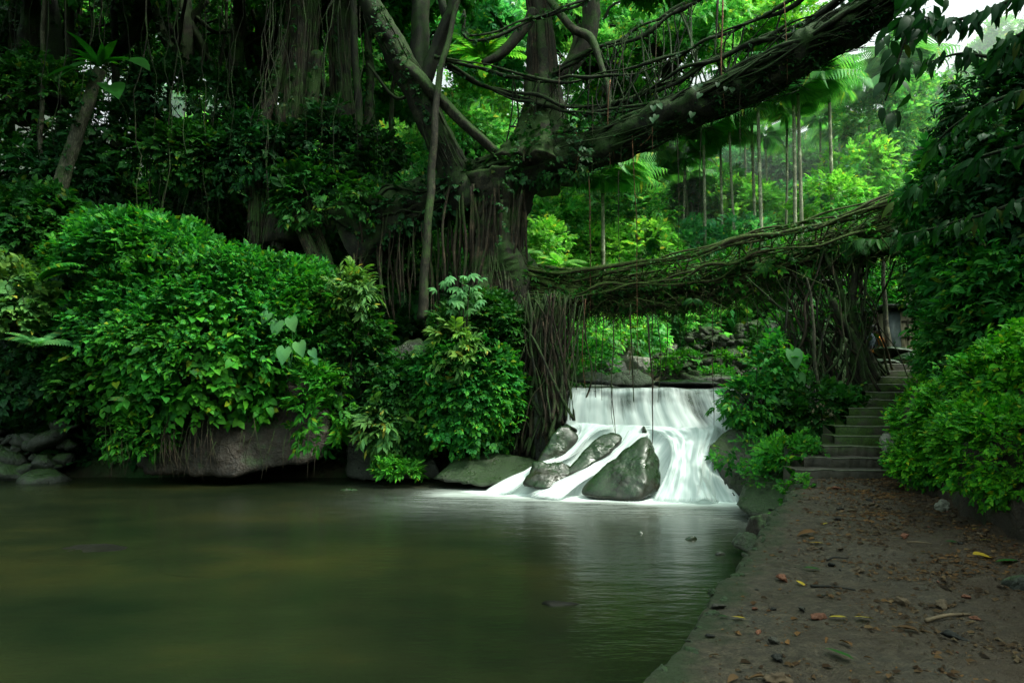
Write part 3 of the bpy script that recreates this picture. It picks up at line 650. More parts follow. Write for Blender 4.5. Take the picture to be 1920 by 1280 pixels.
n = NT('mossy_step')
f = n.noise(3., 7, .7); f2 = n.noise(25, 5, .7)
c = n.ramp(f, [(.35, (.02, .019, .013)), (.65, (.06, .052, .036))])
g = n.N('ShaderNodeNewGeometry'); sx = n.N('ShaderNodeSeparateXYZ'); n.L(g.outputs['Normal'], sx.inputs[0])
px_ = n.N('ShaderNodeSeparateXYZ'); n.L(g.outputs['Position'], px_.inputs[0])
ms = n.ramp(n.noise(30, 4), [(.3, (.012, .03, .004)), (.7, (.05, .10, .01))])
mf = n.ramp(n.math('ADD', n.noise(1.6, 7, .75), n.math('MULTIPLY', sx.outputs[2], .1)), [(.42, 0.), (.54, 1.)])
mf = n.math('MULTIPLY', mf, n.ramp(px_.outputs[2], [(.30, 0.), (.5, 1.)]))
c = n.mix(mf, c, ms)
step_mat = n.done(n.bsdf(c, n.ramp(f, [(.3, .35), (.7, .8)]), .5, n.bump(n.math('ADD', f, n.math('MULTIPLY', f2, .4)), .6, .03)))
lip_mat = plain('pale_step_edge', (.11, .12, .08), .5, sc=12)  # paler tone along each step lip
st = empty('staircase', (5.4, 11, 0), 'mossy stone staircase climbing from the path to the huts', 'staircase')
for k in range(13):
    y0 = 10.95+.35*k; y1 = y0+.5; z = .15*(k+1); xl = 4.75+.29*k-(.25 if k < 2 else 0)+rng.normal()*.05; xr = xl+(1.6 if k < 3 else 2.2)
    mb = MB(); m_ = 40; uu = np.linspace(0, 1, m_)
    jag = np.array([.025*mn.noise(Vector((t*6, k*3.1, 0)))+.012*mn.noise(Vector((t*25, k, 5))) for t in uu]); zt = z+np.array([.015*mn.noise(Vector((t*5, k*2.3, 9))) for t in uu])-.02*uu
    rows = [(y0+jag+.01, zt-.17), (y0+jag, zt-.03), (y0+jag+.015, zt-.004), (y0+jag+.05, zt), (y0*0+y1+0*jag, zt)]
    V = np.array([[(xl+(xr-xl)*t, ya[q_], za[q_]) for q_, t in enumerate(uu)] for ya, za in rows])
    q = [[r_*m_+a_, r_*m_+a_+1, (r_+1)*m_+a_+1, (r_+1)*m_+a_] for r_ in range(4) for a_ in range(m_-1)]
    mb.add(V.reshape(-1, 3), q)
    bl = [[V[0, 0], V[4, 0], [xl, y1, z-.6], [xl, y0, z-.6]]]
    mb.add(np.array(bl).reshape(-1, 3), [[0, 1, 2, 3]])
    s_ = mb.build('step', step_mat, st)
    lm = MB(); tube(lm, [(xl+(xr-xl)*t, y0+jag[q_]+.008, zt[q_]-.006) for q_, t in list(enumerate(uu))[::3]], [.011], 5, 30); lm.build('pale_edge', lip_mat, s_)

# loose stones beside bottom of the stairs
for k, (px, py, Yd, r, lab) in enumerate([(1663, 832, 10.9, (.16, .14, .2), 'grey kerb stone right of the lower steps'), (1660, 866, 10.7, (.14, .13, .16), 'mossy kerb stone at the foot of the hedge'), (1768, 950, 8.3, (.11, .09, .13), 'pale upright stone at the foot of the earth bank'), (1512, 912, 10.1, (.22, .16, .08), 'dark broken stone lying at the path corner'), (1885, 1092, 5.3, (.26, .2, .14), 'black rotting clod at the right of the path')]):
    R_('loose_stone', lab, 'stone', ell(P(px, py, Yd), r, 14, 80+k), M['rock_pale' if k in (0, 2) else 'rock_moss' if k == 1 else 'rock_dark'], p=10, sub=4, amp=.09)

# earth bank along the path, under the hedge
mb = MB(); n_u = 60; n_v = 14; V = []
yy = np.linspace(3.5, 11, n_u)
for y in yy:
    for w_ in np.linspace(0, 1, n_v):
        x = float(rx(np.array(y)))+.05+.35*w_+.22*mn.noise(Vector((y*1.3, w_*2, 0)))+.08*mn.noise(Vector((y*5, w_*5, 2)))
        V.append((x, y, -.05+w_*1.5))
mb.add(V, [[b*n_v+a_, b*n_v+a_+1, (b+1)*n_v+a_+1, (b+1)*n_v+a_] for b in range(n_u-1) for a_ in range(n_v-1)])
tag(mb.build('earth_bank', M['rock_brown']), 'brown earth bank showing below the hedge by the path', 'bank', kind='structure')

#@@PART2
# ------------------------------------------------------------------ trees and bridges
def PP(l): return [P(*q) for q in l]
def pxr(px, Y): return px/1280*Y          # width in the photo to metres
def strands(mb, A, R, n, r0=.03, turns=1.2, npt=40, k=5, jit=.25, rmin=.3):
    """roots winding along centreline A (n,3) inside radii R (ry, rz)"""
    c = catmull(A, npt); t = np.linspace(0, 1, npt)
    R = np.asarray(R, float); RR = np.stack([np.interp(t, np.linspace(0, 1, len(R)), R[:, i]) for i in range(2)], 1)
    tg = nrm(np.gradient(c, axis=0)); x = nrm(np.cross(tg, [0, 0, 1.])); y = np.cross(x, tg)
    for i in range(n):
        ph = rng.uniform(0, 2*PI); tw = rng.normal()*turns; q = rng.uniform(rmin, 1)**.5
        a = ph+tw*t*2*PI*.5+.5*np.sin(t*rng.uniform(5, 14)+ph); rr = q*(1+jit*np.sin(t*rng.uniform(8, 25)+ph*3)*.6)
        t0, t1 = (0, 1) if rng.random() < .6 else sorted(rng.uniform(0, 1, 2))
        s = slice(int(t0*npt), max(int(t1*npt), int(t0*npt)+6)); 
        pts = (c+x*(np.cos(a)*rr*RR[:, 0])[:, None]+y*(np.sin(a)*rr*RR[:, 1])[:, None])[s]
        if len(pts) < 4: continue
        rad = r0*rng.choice([.3, .45, .7, 1., 1.9], p=[.25, .3, .2, .15, .1])
        tube(mb, pts, rad*rng.uniform(.45, 1.3, 9), k, len(pts), wob=.035, lump=.1)
def core(mb, A, R, npt=60, k=18, amp=.18, seed=0):
    c = catmull(A, npt); t = np.linspace(0, 1, npt); R = np.asarray(R, float)
    RR = np.stack([np.interp(t, np.linspace(0, 1, len(R)), R[:, i]) for i in range(2)], 1)
    tg = nrm(np.gradient(c, axis=0)); x = nrm(np.cross(tg, [0, 0, 1.])); y = np.cross(x, tg); th = np.linspace(0, 2*PI, k, endpoint=False)
    v = c[:, None]+x[:, None]*(np.cos(th)[None]*RR[:, :1])[..., None]+y[:, None]*(np.sin(th)[None]*RR[:, 1:])[..., None]
    f = v.reshape(-1, 3); nz = np.array([mn.fractal(Vector(p*1.6)+Vector((seed, 0, 0)), 1., 2., 4) for p in f])
    f = f+nrm(f-np.repeat(c, k, 0))*(nz*amp)[:, None]
    i = np.arange(npt-1)[:, None]*k; j = np.arange(k)[None]; j2 = (j+1) % k
    mb.add(f, np.stack([i+j, i+j2, i+k+j2, i+k+j], -1).reshape(-1, 4))
def along(A, n, lo=0, hi=1):
    c = catmull(A, 200); return c[(rng.uniform(lo, hi, n)*199).astype(int)]
def fringe(mb, A, R, n, tmpl, size, down=.5):
    """small leaves and ferns growing on a root bridge"""
    p = along(A, n); a = rng.uniform(0, 2*PI, n); R = np.asarray(R)
    off = np.stack([np.zeros(n), np.cos(a)*R[0], np.sin(a)*R[1]], 1); o = nrm(off+rng.normal(size=(n, 3))*.1)
    d = nrm(o+np.array([0, -.3, -down])+rng.normal(size=(n, 3))*.5); w = rng.integers(0, len(tmpl), n)
    Rm = frame(d, nrm(o*.4+[0, -.3, 1.]+rng.normal(size=(n, 3))*.3)); s = size*rng.uniform(.5, 1.3, n)
    for i, t in enumerate(tmpl): inst(mb, t, (p+off)[w == i], Rm[w == i], s[w == i])
def hang_root(parent, p, L, r=.012, mat=None, name='hanging_root', wob=.02, sway=.1):
    mb = MB(); e = np.asarray(p)+[rng.normal()*sway, rng.normal()*sway*.5, -L]
    m_ = (np.asarray(p)+e)/2+rng.normal(size=3)*[.05, .05, 0]
    tube(mb, [p, m_, e], [r, r*.8, r*.35], 5, 18, wob=wob)
    if rng.random() < .35: tube(mb, [m_, m_+[rng.normal()*.08, 0, -L*.2], m_+[rng.normal()*.15, 0, -L*.4]], [r*.5, r*.2], 4, 8, wob=wob*.6)
    return mb.build(name, mat or M['root'], parent)
def moss_strips(mb, A, n, r, L=(.1, .5)):
    p = along(A, n)
    for q in p:
        l = rng.uniform(*L); tube(mb, [q+rng.normal(size=3)*[.3, r, .05], q+rng.normal(size=3)*[.3, r, .02]-[0, 0, l]], [.012, .004], 4, 5, wob=.02)

# --- upper bridge
UA = PP([(905, 345, 17.3), (1000, 320, 17), (1130, 276, 16.2), (1280, 212, 15.3), (1400, 158, 14.6), (1500, 104, 14), (1600, 42, 13.4), (1700, -30, 12.8), (1860, -150, 12.2)])
ub = empty('root_bridge', UA[0], 'upper living root bridge rising darkly across the sky gap', 'bridge')
mb = MB(); UR = [(.5, .6), (.5, .42), (.5, .34), (.5, .32), (.48, .31), (.45, .31), (.45, .31)]
core(mb, UA, [(a*1., b*1.) for a, b in UR], 160, 26, .22, 3); strands(mb, UA, [(a*1.04, b*1.04) for a, b in UR], 90, .028, 1.0, 90, rmin=.8); mb.build('deck', M['bark_deck'], ub)
def rail(parent, name, pts, r, n=3, mat='root_mossy', sp=.05, k=6):
    sp = sp*1.5
    mb = MB(); A = PP(pts); N = len(A)*7
    for i in range(n):
        B = [q+rng.normal(size=3)*sp for q in A]; tube(mb, B, r*rng.uniform(.3, 1.15, 14), k, N*2, wob=sp*.7, lump=.12)
    mb.build(name, M[mat], parent); return catmull(A, 80)
ur = []
ur.append(rail(ub, 'handrail', [(820, 105, 16.5), (900, 128, 16.6), (1000, 146, 16.6), (1090, 152, 16.2), (1190, 132, 15.6), (1290, 95, 15.0), (1400, 45, 14.4), (1500, -10, 13.8), (1600, -70, 13.3)], .05, 2, 'bark_dark'))
ur.append(rail(ub, 'handrail', [(830, 122, 16.8), (920, 158, 16.8), (1010, 185, 16.7), (1100, 198, 16.4), (1200, 178, 15.7), (1290, 140, 15), (1400, 88, 14.4), (1500, 40, 13.9), (1600, -15, 13.4), (1720, -80, 12.8)], .055, 3, 'bark_dark'))
ur.append(rail(ub, 'handrail', [(1030, 140, 16.9), (1090, 110, 16.6), (1180, 65, 16.2), (1280, 15, 15.9), (1380, -40, 15.4)], .07, 2, 'bark_dark'))
ur.append(rail(ub, 'handrail', [(1060, 215, 16.2), (1180, 205, 15.6), (1300, 165, 14.9), (1400, 115, 14.4), (1500, 65, 13.9), (1600, 5, 13.4), (1700, -60, 12.9)], .045, 2, 'bark_dark'))
ur.append(rail(ub, 'handrail', [(1000, 250, 16.8), (1100, 232, 16), (1200, 215, 15.3), (1300, 180, 14.8), (1420, 130, 14.1), (1520, 78, 13.7), (1640, 0, 13.1)], .04, 2, 'bark_dark', .08))
ur.append(rail(ub, 'handrail', [(868, 20, 16), (872, 60, 16), (905, 70, 16), (1000, 35, 16), (1080, 5, 16.2), (1150, -30, 16.4)], .045, 2, 'bark_dark', .03))
dc = catmull(UA, 80)
for i in range(92):   # struts lacing rails to deck
    t = rng.uniform(.18, .85); a = ur[int(rng.integers(0, 5))]; ti = int(np.clip(t+rng.normal()*.04, 0, 1)*79)
    p = a[ti]; cand = dc[np.argmin(np.abs(dc[:, 0]-p[0]-rng.normal()*.35))]
    mb = MB(); tube(mb, [p, (p+cand)/2+rng.normal(size=3)*[.12, .1, .08], cand+[0, -.3*rng.random(), .2]], [.018*rng.uniform(.6, 1.5), .022], 5, 10, wob=.03)
    if rng.random() < .6:
        p2 = a[min(79, ti+int(rng.integers(3, 9)))]; tube(mb, [(p+cand)/2, (p2+(p+cand)/2)/2+[0, 0, -.05], p2], [.012, .014], 4, 8, wob=.02)
    mb.build('strut', M['bark_dark'], ub)
mb = MB(); fringe(mb, UA[1:], (.42, .3), 1500, S_SM, .2, .3); [fringe(mb, list(a_[::8]), (.07, .07), 160, S_SM, .13, .4) for a_ in ur]; mb.build('foliage', M['leaf_shade_dark'], ub)
mb = MB(); moss_strips(mb, [q-[0, 0, .35] for q in UA[1:]], 260, .3, (.05, .22)); mb.build('moss_fringe', M['bark_dark'], ub)
for (px, py) in [(1305, 178), (1222, 215), (1365, 155)]:
    mb = MB(); pc = P(px, py, 14.2)
    for k in range(4): mb = MB(); inst(mb, T_heart(), pc+rng.normal(size=3)*.13, frame([rng.normal()*.5, -.5, -.8], [0, -1, .6])[None], .17*rng.uniform(.6, 1.1)); mb.build('heart_leaf', M['leaf_shade_dark'], ub)
for px, y0, y1, m_, r in [(1078, 240, 330, 'root_red', .012), (1060, 170, 330, 'root', .012), (1144, 150, 315, 'root_red', .016), (1355, 0, 205, 'root_red', .022), (1222, 215, 285, 'root_red', .014), (1050, 100, 235, 'root', .012), (1110, 180, 330, 'root', .013), (1167, 60, 330, 'root', .012), (1230, 40, 300, 'root', .01), (1185, 250, 700, 'root_red', .012), (1104, 330, 600, 'root_red', .014), (1346, 0, 90, 'root', .03), (1470, 0, 160, 'root_red', .01), (1390, 150, 320, 'root', .008), (1270, 250, 520, 'root', .01), (1315, 240, 450, 'root', .008), (1160, 320, 500, 'root', .012)]:
    Yd = float(np.interp(px, [905, 1130, 1400, 1600], [17, 15.8, 14.2, 13])); p = P(px, y0, Yd); q = P(px, y1, Yd)
    hang_root(ub, p, p[2]-q[2], r, M[m_], wob=.012, sway=.03)

# --- lower bridge
LA = PP([(930, 525, 17), (1010, 540, 16.8), (1120, 548, 16.5), (1230, 542, 16.2), (1350, 522, 15.8), (1470, 492, 15.4), (1590, 455, 15), (1700, 415, 14.6), (1800, 380, 14.2)])
lb = empty('root_bridge', LA[0], 'lower living root bridge spanning above the waterfall', 'bridge')
LR = [(.5, .46), (.5, .42), (.5, .42), (.5, .42), (.5, .42), (.5, .4), (.5, .4), (.45, .4)]
mb = MB(); core(mb, [q-[0, 0, .1] for q in LA], [(a*.75, b*.62) for a, b in LR], 100, 18, .2, 8); strands(mb, LA, LR, 120, .03, 1.2, 70); mb.build('deck', M['root_mossy'], lb)
lr = []
lr.append(rail(lb, 'handrail', [(935, 495, 17), (1010, 510, 16.5), (1080, 512, 16.1), (1180, 502, 15.7), (1290, 478, 15.3), (1400, 452, 14.9), (1500, 430, 14.6), (1620, 400, 14.3), (1720, 370, 14)], .05, 4, sp=.035))
lr.append(rail(lb, 'handrail', [(935, 480, 17.4), (1010, 500, 17.3), (1100, 505, 17.1), (1200, 495, 16.9), (1320, 468, 16.5), (1440, 435, 16.1), (1560, 405, 15.8), (1700, 360, 15.4)], .045, 3, sp=.04))
lr.append(rail(lb, 'handrail', [(960, 550, 16.4), (1060, 553, 16), (1150, 542, 15.7), (1250, 530, 15.4), (1340, 505, 15.1), (1430, 480, 14.9), (1560, 455, 14.5), (1680, 425, 14.2)], .04, 3, sp=.06))
dl = catmull(LA, 80)
for i in range(70):
    a = lr[i % 2]; t = rng.uniform(.06, .97); ti = int(t*79); p = a[ti]; cand = dl[np.argmin(np.abs(dl[:, 0]-p[0]-rng.normal()*.3))]+[0, -.35 if i % 2 == 0 else .3, -.05]
    mb = MB(); tube(mb, [p, (p+cand)/2+rng.normal(size=3)*[.08, .05, .04], cand], [.014*rng.uniform(.6, 1.5), .018], 5, 8, wob=.02)
    if rng.random() < .5:
        p2 = a[min(79, ti+int(rng.integers(2, 7)))]; tube(mb, [cand, (p2+cand)/2, p2], [.01, .012], 4, 8, wob=.02)
    mb.build('strut', M['root_mossy'], lb)
mb = MB(); fringe(mb, LA, (.5, .45), 1900, S_SM, .19, .55); [fringe(mb, list(a_[::8]), (.06, .06), 420, S_SM, .11, .5) for a_ in lr]; mb.build('foliage', M['leaf_mid'], lb)
mb = MB(); fringe(mb, LA[3:8], (.5, .42), 260, S_MED, .3, .3); mb.build('foliage', M['leaf_ivy'], lb)
mb = MB(); moss_strips(mb, [q-[0, 0, .3] for q in LA], 1500, .45, (.1, .65)); mb.build('moss_fringe', M['root_mossy'], lb)
for px, y0, y1, r, m_ in [(1100, 560, 700, .016, 'root'), (1118, 590, 780, .014, 'root'), (1150, 600, 850, .014, 'root'), (1182, 570, 815, .018, 'root'), (1214, 590, 860, .02, 'root'), (1222, 580, 740, .01, 'root'), (1233, 600, 790, .01, 'root'), (1132, 590, 760, .012, 'root'), (1250, 590, 720, .012, 'root'), (1290, 560, 690, .01, 'root'), (1337, 570, 880, .009, 'root'), (1352, 570, 860, .008, 'root'), (1098, 560, 730, .014, 'root_red'), (1180, 590, 700, .012, 'root_red'), (1060, 560, 760, .02, 'root'), (1075, 570, 740, .015, 'root'), (1420, 560, 680, .01, 'root'), (1400, 540, 650, .012, 'root'), (1385, 540, 640, .008, 'root'), (1310, 560, 660, .008, 'root'), (1270, 570, 700, .008, 'root'), (1165, 580, 680, .008, 'root')]:
    Yd = 15.1 if y1 > 740 else float(rng.uniform(15.3, 16.5)); 
    if y1 > 840: Yd = 14.6
    p = P(px, y0, Yd); q = P(px, y1, Yd); hang_root(lb, p, p[2]-q[2], r, M[m_], wob=.02, sway=.04)
for px, py, sz_, angs in [(1432, 495, .4, (-1.2, -.6, 0., .6, 1.2, 2.)), (1300, 560, .3, (-1., .4, .9))]:
    mb = MB(); pc = P(px, py, 14.9)
    for a in angs: inst(mb, FERN[0], pc, frame([math.sin(a), -.3, -math.cos(a)*.8], [0, -1, .3])[None], sz_*rng.uniform(.7, 1.1))
    mb.build('fern', M['leaf_mid'], lb)

# --- root pillars (bundles reaching the ground)
def pillar(name, label, tops, bots, n, r, mat, wob=.05, cat='root pillar', spread=.25, leaf=True, group=None):
    o = empty(name, bots[len(bots)//2], label, cat, group)
    lots = [MB(), MB()]
    for i in range(n):
        a = tops[int(rng.integers(len(tops)))]+rng.normal(size=3)*[spread, .25, .1]; b = bots[int(rng.integers(len(bots)))]+rng.normal(size=3)*[spread, .25, .03]
        m1 = a*.6+b*.4+rng.normal(size=3)*[.12, .1, 0]; m2 = a*.3+b*.7+rng.normal(size=3)*[.12, .1, 0]
        rr = r*rng.uniform(.3, 1.5); tube(lots[i % 2], [a, m1, m2, b], [rr*.7, rr, rr*1.2], 5, 22, wob=wob)
    lots[0].build('root_bundle', mat, o); lots[1].build('root_bundle', M['bark_dark'], o)
    return o
pillar('root_pillar', 'dense bundle of roots dropping from lower bridge beside the falls', PP([(975, 565, 16), (1010, 560, 15.9), (1040, 560, 15.9), (1060, 570, 15.8)]), PP([(1010, 850, 15.3), (1035, 820, 15.2), (1055, 790, 15.2), (985, 850, 15.6)]), 90, .03, M['root'])
pillar('root_pillar', 'thin straight roots hanging next to the dense bundle', PP([(1050, 560, 15.6), (1075, 565, 15.6)]), PP([(1052, 740, 15.4), (1068, 730, 15.4)]), 14, .018, M['root'], .02)
rp = pillar('root_pillar', 'leaning root tangle standing between falls and staircase', PP([(1480, 520, 15), (1520, 505, 15), (1560, 490, 14.9), (1600, 480, 14.8)]), PP([(1480, 720, 14.7), (1530, 730, 14.5), (1580, 735, 14.4), (1610, 720, 14.6), (1635, 700, 14.9)]), 70, .022, M['root'], .07, spread=.4)
for pts, r, m_ in [([(1512, 520, 14.2), (1520, 570, 14.2), (1530, 640, 14.1), (1535, 740, 14)], .03, 'bark_light'), ([(1545, 470, 14.6), (1580, 560, 14.5), (1615, 650, 14.5), (1650, 710, 14.4)], .07, 'bark'), ([(1620, 480, 14.9), (1618, 560, 14.9), (1620, 700, 14.8)], .035, 'bark_light'), ([(1560, 560, 14.4), (1600, 640, 14.4), (1625, 740, 14.2)], .09, 'bark'), ([(1604, 500, 14.6), (1600, 600, 14.6), (1612, 760, 14.3)], .10, 'bark'), ([(1600, 630, 14.4), (1640, 680, 14.5), (1650, 700, 14.5)], .06, 'bark_light'), ([(1440, 560, 14.8), (1480, 600, 14.8), (1490, 700, 14.7)], .03, 'bark'), ([(1500, 620, 14.6), (1560, 622, 14.6), (1600, 630, 14.6)], .015, 'bark_light')]:
    mb = MB(); tube(mb, PP(pts), [r*.7, r, r*1.3], 9, 40, wob=.03, lump=.07); mb.build('root_stem', M[m_], rp)
mb = MB(); bush(P(1540, 600, 14.8), (1.0, .5, 1.1), 200, S_SM, .2, None, mb=mb, build=False, zmin=-1.2); mb.build('foliage', M['leaf_mid'], rp)

# --- the big fig carrying the bridges
IVY = True
fig = empty('fig_tree', P(930, 520, 17.3), 'giant fluted fig tree that both root bridges grow from', 'tree')
def limb(parent, name, pts, w, mat='bark', k=14, flute=.1, fl=4, wob=.02, n=None, lump=.03):
    A = PP(pts); rad = [pxr(a, p[2])/2 for a, p in zip(w, pts)]
    mb = MB(); tube(mb, A, rad, k, n or len(pts)*9, flute, fl, wob, lump=lump); return mb.build(name, M[mat], parent), catmull(A, 60)
def clad(parent, pts, w, n, r=.02, mat='root', name='aerial_root', spread=1.05):
    """roots running down over a trunk, one mesh"""
    A = catmull(PP(pts), 40); rad = np.interp(np.linspace(0, 1, 40), np.linspace(0, 1, len(w)), [pxr(a, p[2])/2 for a, p in zip(w, pts)])
    mb = MB()
    for i in range(n):
        a = rng.uniform(PI, 2*PI)+rng.normal()*.2; t = a+.25*np.sin(np.linspace(0, rng.uniform(1, 5), 40)+i)
        off = np.stack([np.cos(t)*rad*spread, np.sin(t)*rad*spread*.9, 0*t], 1); lo = int(rng.integers(0, 20)); hi = int(rng.integers(lo+12, 41))
        tube(mb, (A+off)[lo:hi], [r*rng.uniform(.4, 1.3)]*2, 5, hi-lo, wob=.012)
    return mb.build(name, M[mat], parent)
lim = [([(1000, -60, 17.8), (1012, 40, 17.7), (1018, 130, 17.6), (1018, 200, 17.4), (1012, 260, 17.3), (1000, 325, 17.1)], [42, 44, 52, 68, 100, 150], 'trunk'),
       ([(940, 330, 17.2), (940, 400, 17.2), (935, 470, 17.1), (945, 530, 17.1), (950, 640, 17.2)], [130, 88, 92, 130, 170], 'trunk')]
for pts, w, nm in lim:
    limb(fig, nm, pts, w, 'bark', 28, .13, 5, n=70); clad(fig, pts, w, 40, .025); clad(fig, pts, w, 14, .02, 'bark_light')
for pts, w in [([(1015, 280, 17.1), (960, 288, 17), (930, 300, 17)], [60, 40, 30]), ([(1000, 230, 17.2), (985, 260, 17.1), (945, 290, 17), (900, 305, 17)], [50, 40, 26, 18]),
               ([(1030, 230, 17.2), (1060, 270, 16.8), (1130, 290, 16.3)], [70, 60, 50]), ([(1045, 150, 17), (1080, 110, 17), (1105, 60, 17), (1110, -40, 17)], [28, 30, 34, 36]),
               ([(1030, 0, 16.6), (1070, 50, 16.5), (1105, 70, 16.4), (1125, 110, 16.2), (1140, 190, 16), (1142, 250, 16)], [14, 16, 18, 12, 10, 8]), ([(905, 120, 16.8), (940, 100, 16.8), (985, 50, 16.8), (1000, 20, 16.8)], [12, 20, 22, 20]),
               ([(1050, 145, 16.9), (1075, 95, 17.1), (1085, 50, 17.3)], [8, 11, 13]), ([(960, 345, 16.9), (900, 400, 16.8), (880, 470, 16.8)], [14, 12, 9])]:
    limb(fig, 'limb', pts, w, 'bark', 12, .06, 3)
mb = MB()
for i in range(46):
    x0 = rng.uniform(845, 985); y0 = rng.uniform(330, 380); x1 = x0+rng.normal()*14-4; p = P(x0, y0, 16.8+rng.normal()*.25); q = P(x1, rng.uniform(520, 640), 16.7+rng.normal()*.25)
    tube(mb, [p, (p+q)/2+rng.normal(size=3)*.05, q], [.03*rng.uniform(.4, 1.4)]*2, 5, 22, wob=.025)
mb.build('aerial_root', M['root'], fig)
mb = MB(); fringe(mb, PP([(935, 330, 17), (990, 300, 16.8), (1060, 285, 16.4), (1100, 280, 16)]), (.5, .6), 260, S_MED+S_LONG, .26, .3); fringe(mb, PP([(1005, 220, 17.2), (960, 330, 16.9), (930, 480, 16.8)]), (.7, .7), 170, S_MED, .2, .4); mb.build('foliage', M['leaf_shade'], fig)
# bank-side arch of roots left of the fig
arch = empty('root_arch', P(700, 420, 18), 'thick dark root arch joining the fig to the left bank', 'tree root')
mb = MB(); AA = PP([(930, 350, 17.4), (860, 362, 17.5), (790, 385, 17.6), (725, 415, 17.8), (660, 450, 18)]); AR = [(.5, .6), (.5, .62), (.5, .6), (.6, .8), (.8, 1.1)]
core(mb, AA, AR, 50, 18, .2, 5); strands(mb, AA, [(a*1.1, b*1.1) for a, b in AR], 60, .035, 1, 40); mb.build('root_mass', M['bark_dark'], arch)
mb = MB()
for i in range(60):
    x0 = rng.uniform(650, 900); p = P(x0, rng.uniform(390, 430), 17.6+rng.normal()*.3); q = P(x0+rng.normal()*12, rng.uniform(540, 640), 17.4+rng.normal()*.3)
    tube(mb, [p, (p+q)/2+rng.normal(size=3)*.06, q], [.02*rng.uniform(.4, 1.6)]*2, 5, 20, wob=.03)
mb.build('aerial_root', M['root'], arch)
mb = MB(); fringe(mb, AA, (.6, .6), 500, S_MED, .3, .2); mb.build('foliage', M['leaf_shade_dark'], arch)

# leaning tree left of the fig
lt = empty('leaning_tree', P(830, 330, 17), 'dark twin stemmed tree leaning toward the fig', 'tree')
for pts, w, nm, m_ in [([(670, -60, 16.6), (700, 20, 16.6), (745, 100, 16.7), (785, 170, 16.8), (815, 240, 16.9), (850, 320, 17.1), (880, 390, 17.3)], [38, 40, 50, 50, 50, 60, 80], 'trunk', 'bark_dark'),
                   ([(785, -60, 17.2), (788, 40, 17.2), (790, 140, 17.1), (800, 230, 17.0)], [34, 32, 36, 34], 'trunk', 'bark_dark'),
                   ([(745, 115, 16.5), (790, 150, 16.4), (840, 200, 16.4), (885, 245, 16.5), (935, 290, 16.8)], [28, 24, 20, 18, 18], 'limb', 'bark'),
                   ([(862, -40, 16.5), (845, 20, 16.6), (818, 90, 16.8), (800, 150, 16.9)], [20, 22, 24, 26], 'limb', 'bark_dark'),
                   ([(820, -40, 16.8), (832, 25, 16.8), (850, 45, 16.8)], [16, 14, 10], 'limb', 'bark_dark'),
                   ([(690, 120, 18), (740, 182, 18), (770, 180, 18)], [5, 6, 7], 'limb', 'bark_dark')]:
    limb(lt, nm, pts, w, m_, 16, .09, 4)
clad(lt, [(700, 20, 16.6), (745, 100, 16.7), (785, 170, 16.8), (815, 240, 16.9), (850, 320, 17)], [40, 50, 50, 50, 64], 46, .016, 'bark'); mb = MB(); fringe(mb, PP([(700, 20, 16.5), (745, 100, 16.6), (785, 170, 16.7), (850, 320, 17)]), (.3, .3), 300, S_MED, .18, .5); mb.build('foliage', M['leaf_shade'], lt)
sl = empty('slender_tree', P(795, 560, 16.2), 'slender pale mottled trunk in front of the root arch', 'tree')
limb(sl, 'trunk', [(868, -50, 16.5), (846, 50, 16.5), (826, 130, 16.3), (816, 240, 16.2), (808, 320, 16.2), (803, 420, 16.1), (796, 520, 16.1), (790, 600, 16.1)], [9, 10, 12, 14, 15, 15, 17, 21], 'bark', 12, .04, 3)

# left bank trees
def tree_at(name, label, trunks, mat='bark_dark', clads=0, cat='tree', group=None, base=None):
    b = trunks[0][0][-1]; o = empty(name, base if base is not None else P(*b), label, cat, group)
    for k, (pts, w) in enumerate(trunks):
        limb(o, 'trunk' if k == 0 else 'limb', pts, w, mat if isinstance(mat, str) else mat[k % len(mat)], 16 if max(w) > 20 else 8, .1 if max(w) > 30 else .03, 4)
        if clads and max(w) > 12: clad(o, pts, w, int(clads*1.6), .018, 'bark', spread=1.12); clad(o, pts, w, clads, .012, 'root', spread=1.2)
        if max(w) > 20:
            mb = MB(); fringe(mb, PP(pts), (pxr(max(w), pts[0][2])*.5,)*2, 130, S_MED+S_HEART, .2, .5); mb.build('foliage', M['leaf_shade_dark'], o)
    return o
tree_at('strangler_fig', 'thick left bank tree wrapped in hanging root strands', [([(575, -60, 18.4), (568, 60, 18.4), (560, 160, 18.3), (552, 240, 18.2), (545, 330, 18.1), (540, 460, 17.9)], [58, 56, 54, 50, 54, 86]), ([(536, 60, 18.2), (520, 150, 18.1), (498, 220, 18), (485, 330, 17.9), (478, 470, 17.7)], [20, 18, 16, 20, 26]), ([(596, 100, 18.2), (580, 220, 18), (560, 330, 17.8), (590, 430, 17.6), (620, 520, 17.4)], [22, 20, 22, 22, 26]), ([(525, 200, 18), (530, 320, 17.8), (520, 480, 17.6)], [14, 18, 24]), ([(545, 380, 17.3), (570, 440, 17.2), (605, 520, 17.1)], [16, 18, 20])], ('bark', 'bark'), 34)
tree_at('tall_tree', 'tall dark trunk close right of the root wrapped tree', [([(636, -60, 19), (636, 60, 19), (640, 160, 19), (648, 260, 18.8), (655, 330, 18.6)], [36, 34, 34, 38, 54])], 'bark_dark', 12)
tree_at('tall_tree', 'thin straight dark trunk before the bright gap', [([(660, -60, 17.8), (665, 60, 17.8), (670, 180, 17.8), (676, 280, 17.8)], [14, 14, 15, 15])])
tree_at('tall_tree', 'mossy straight trunk left of the root wrapped tree', [([(448, -60, 20), (447, 60, 20), (442, 180, 20)], [22, 24, 30])], 'bark')
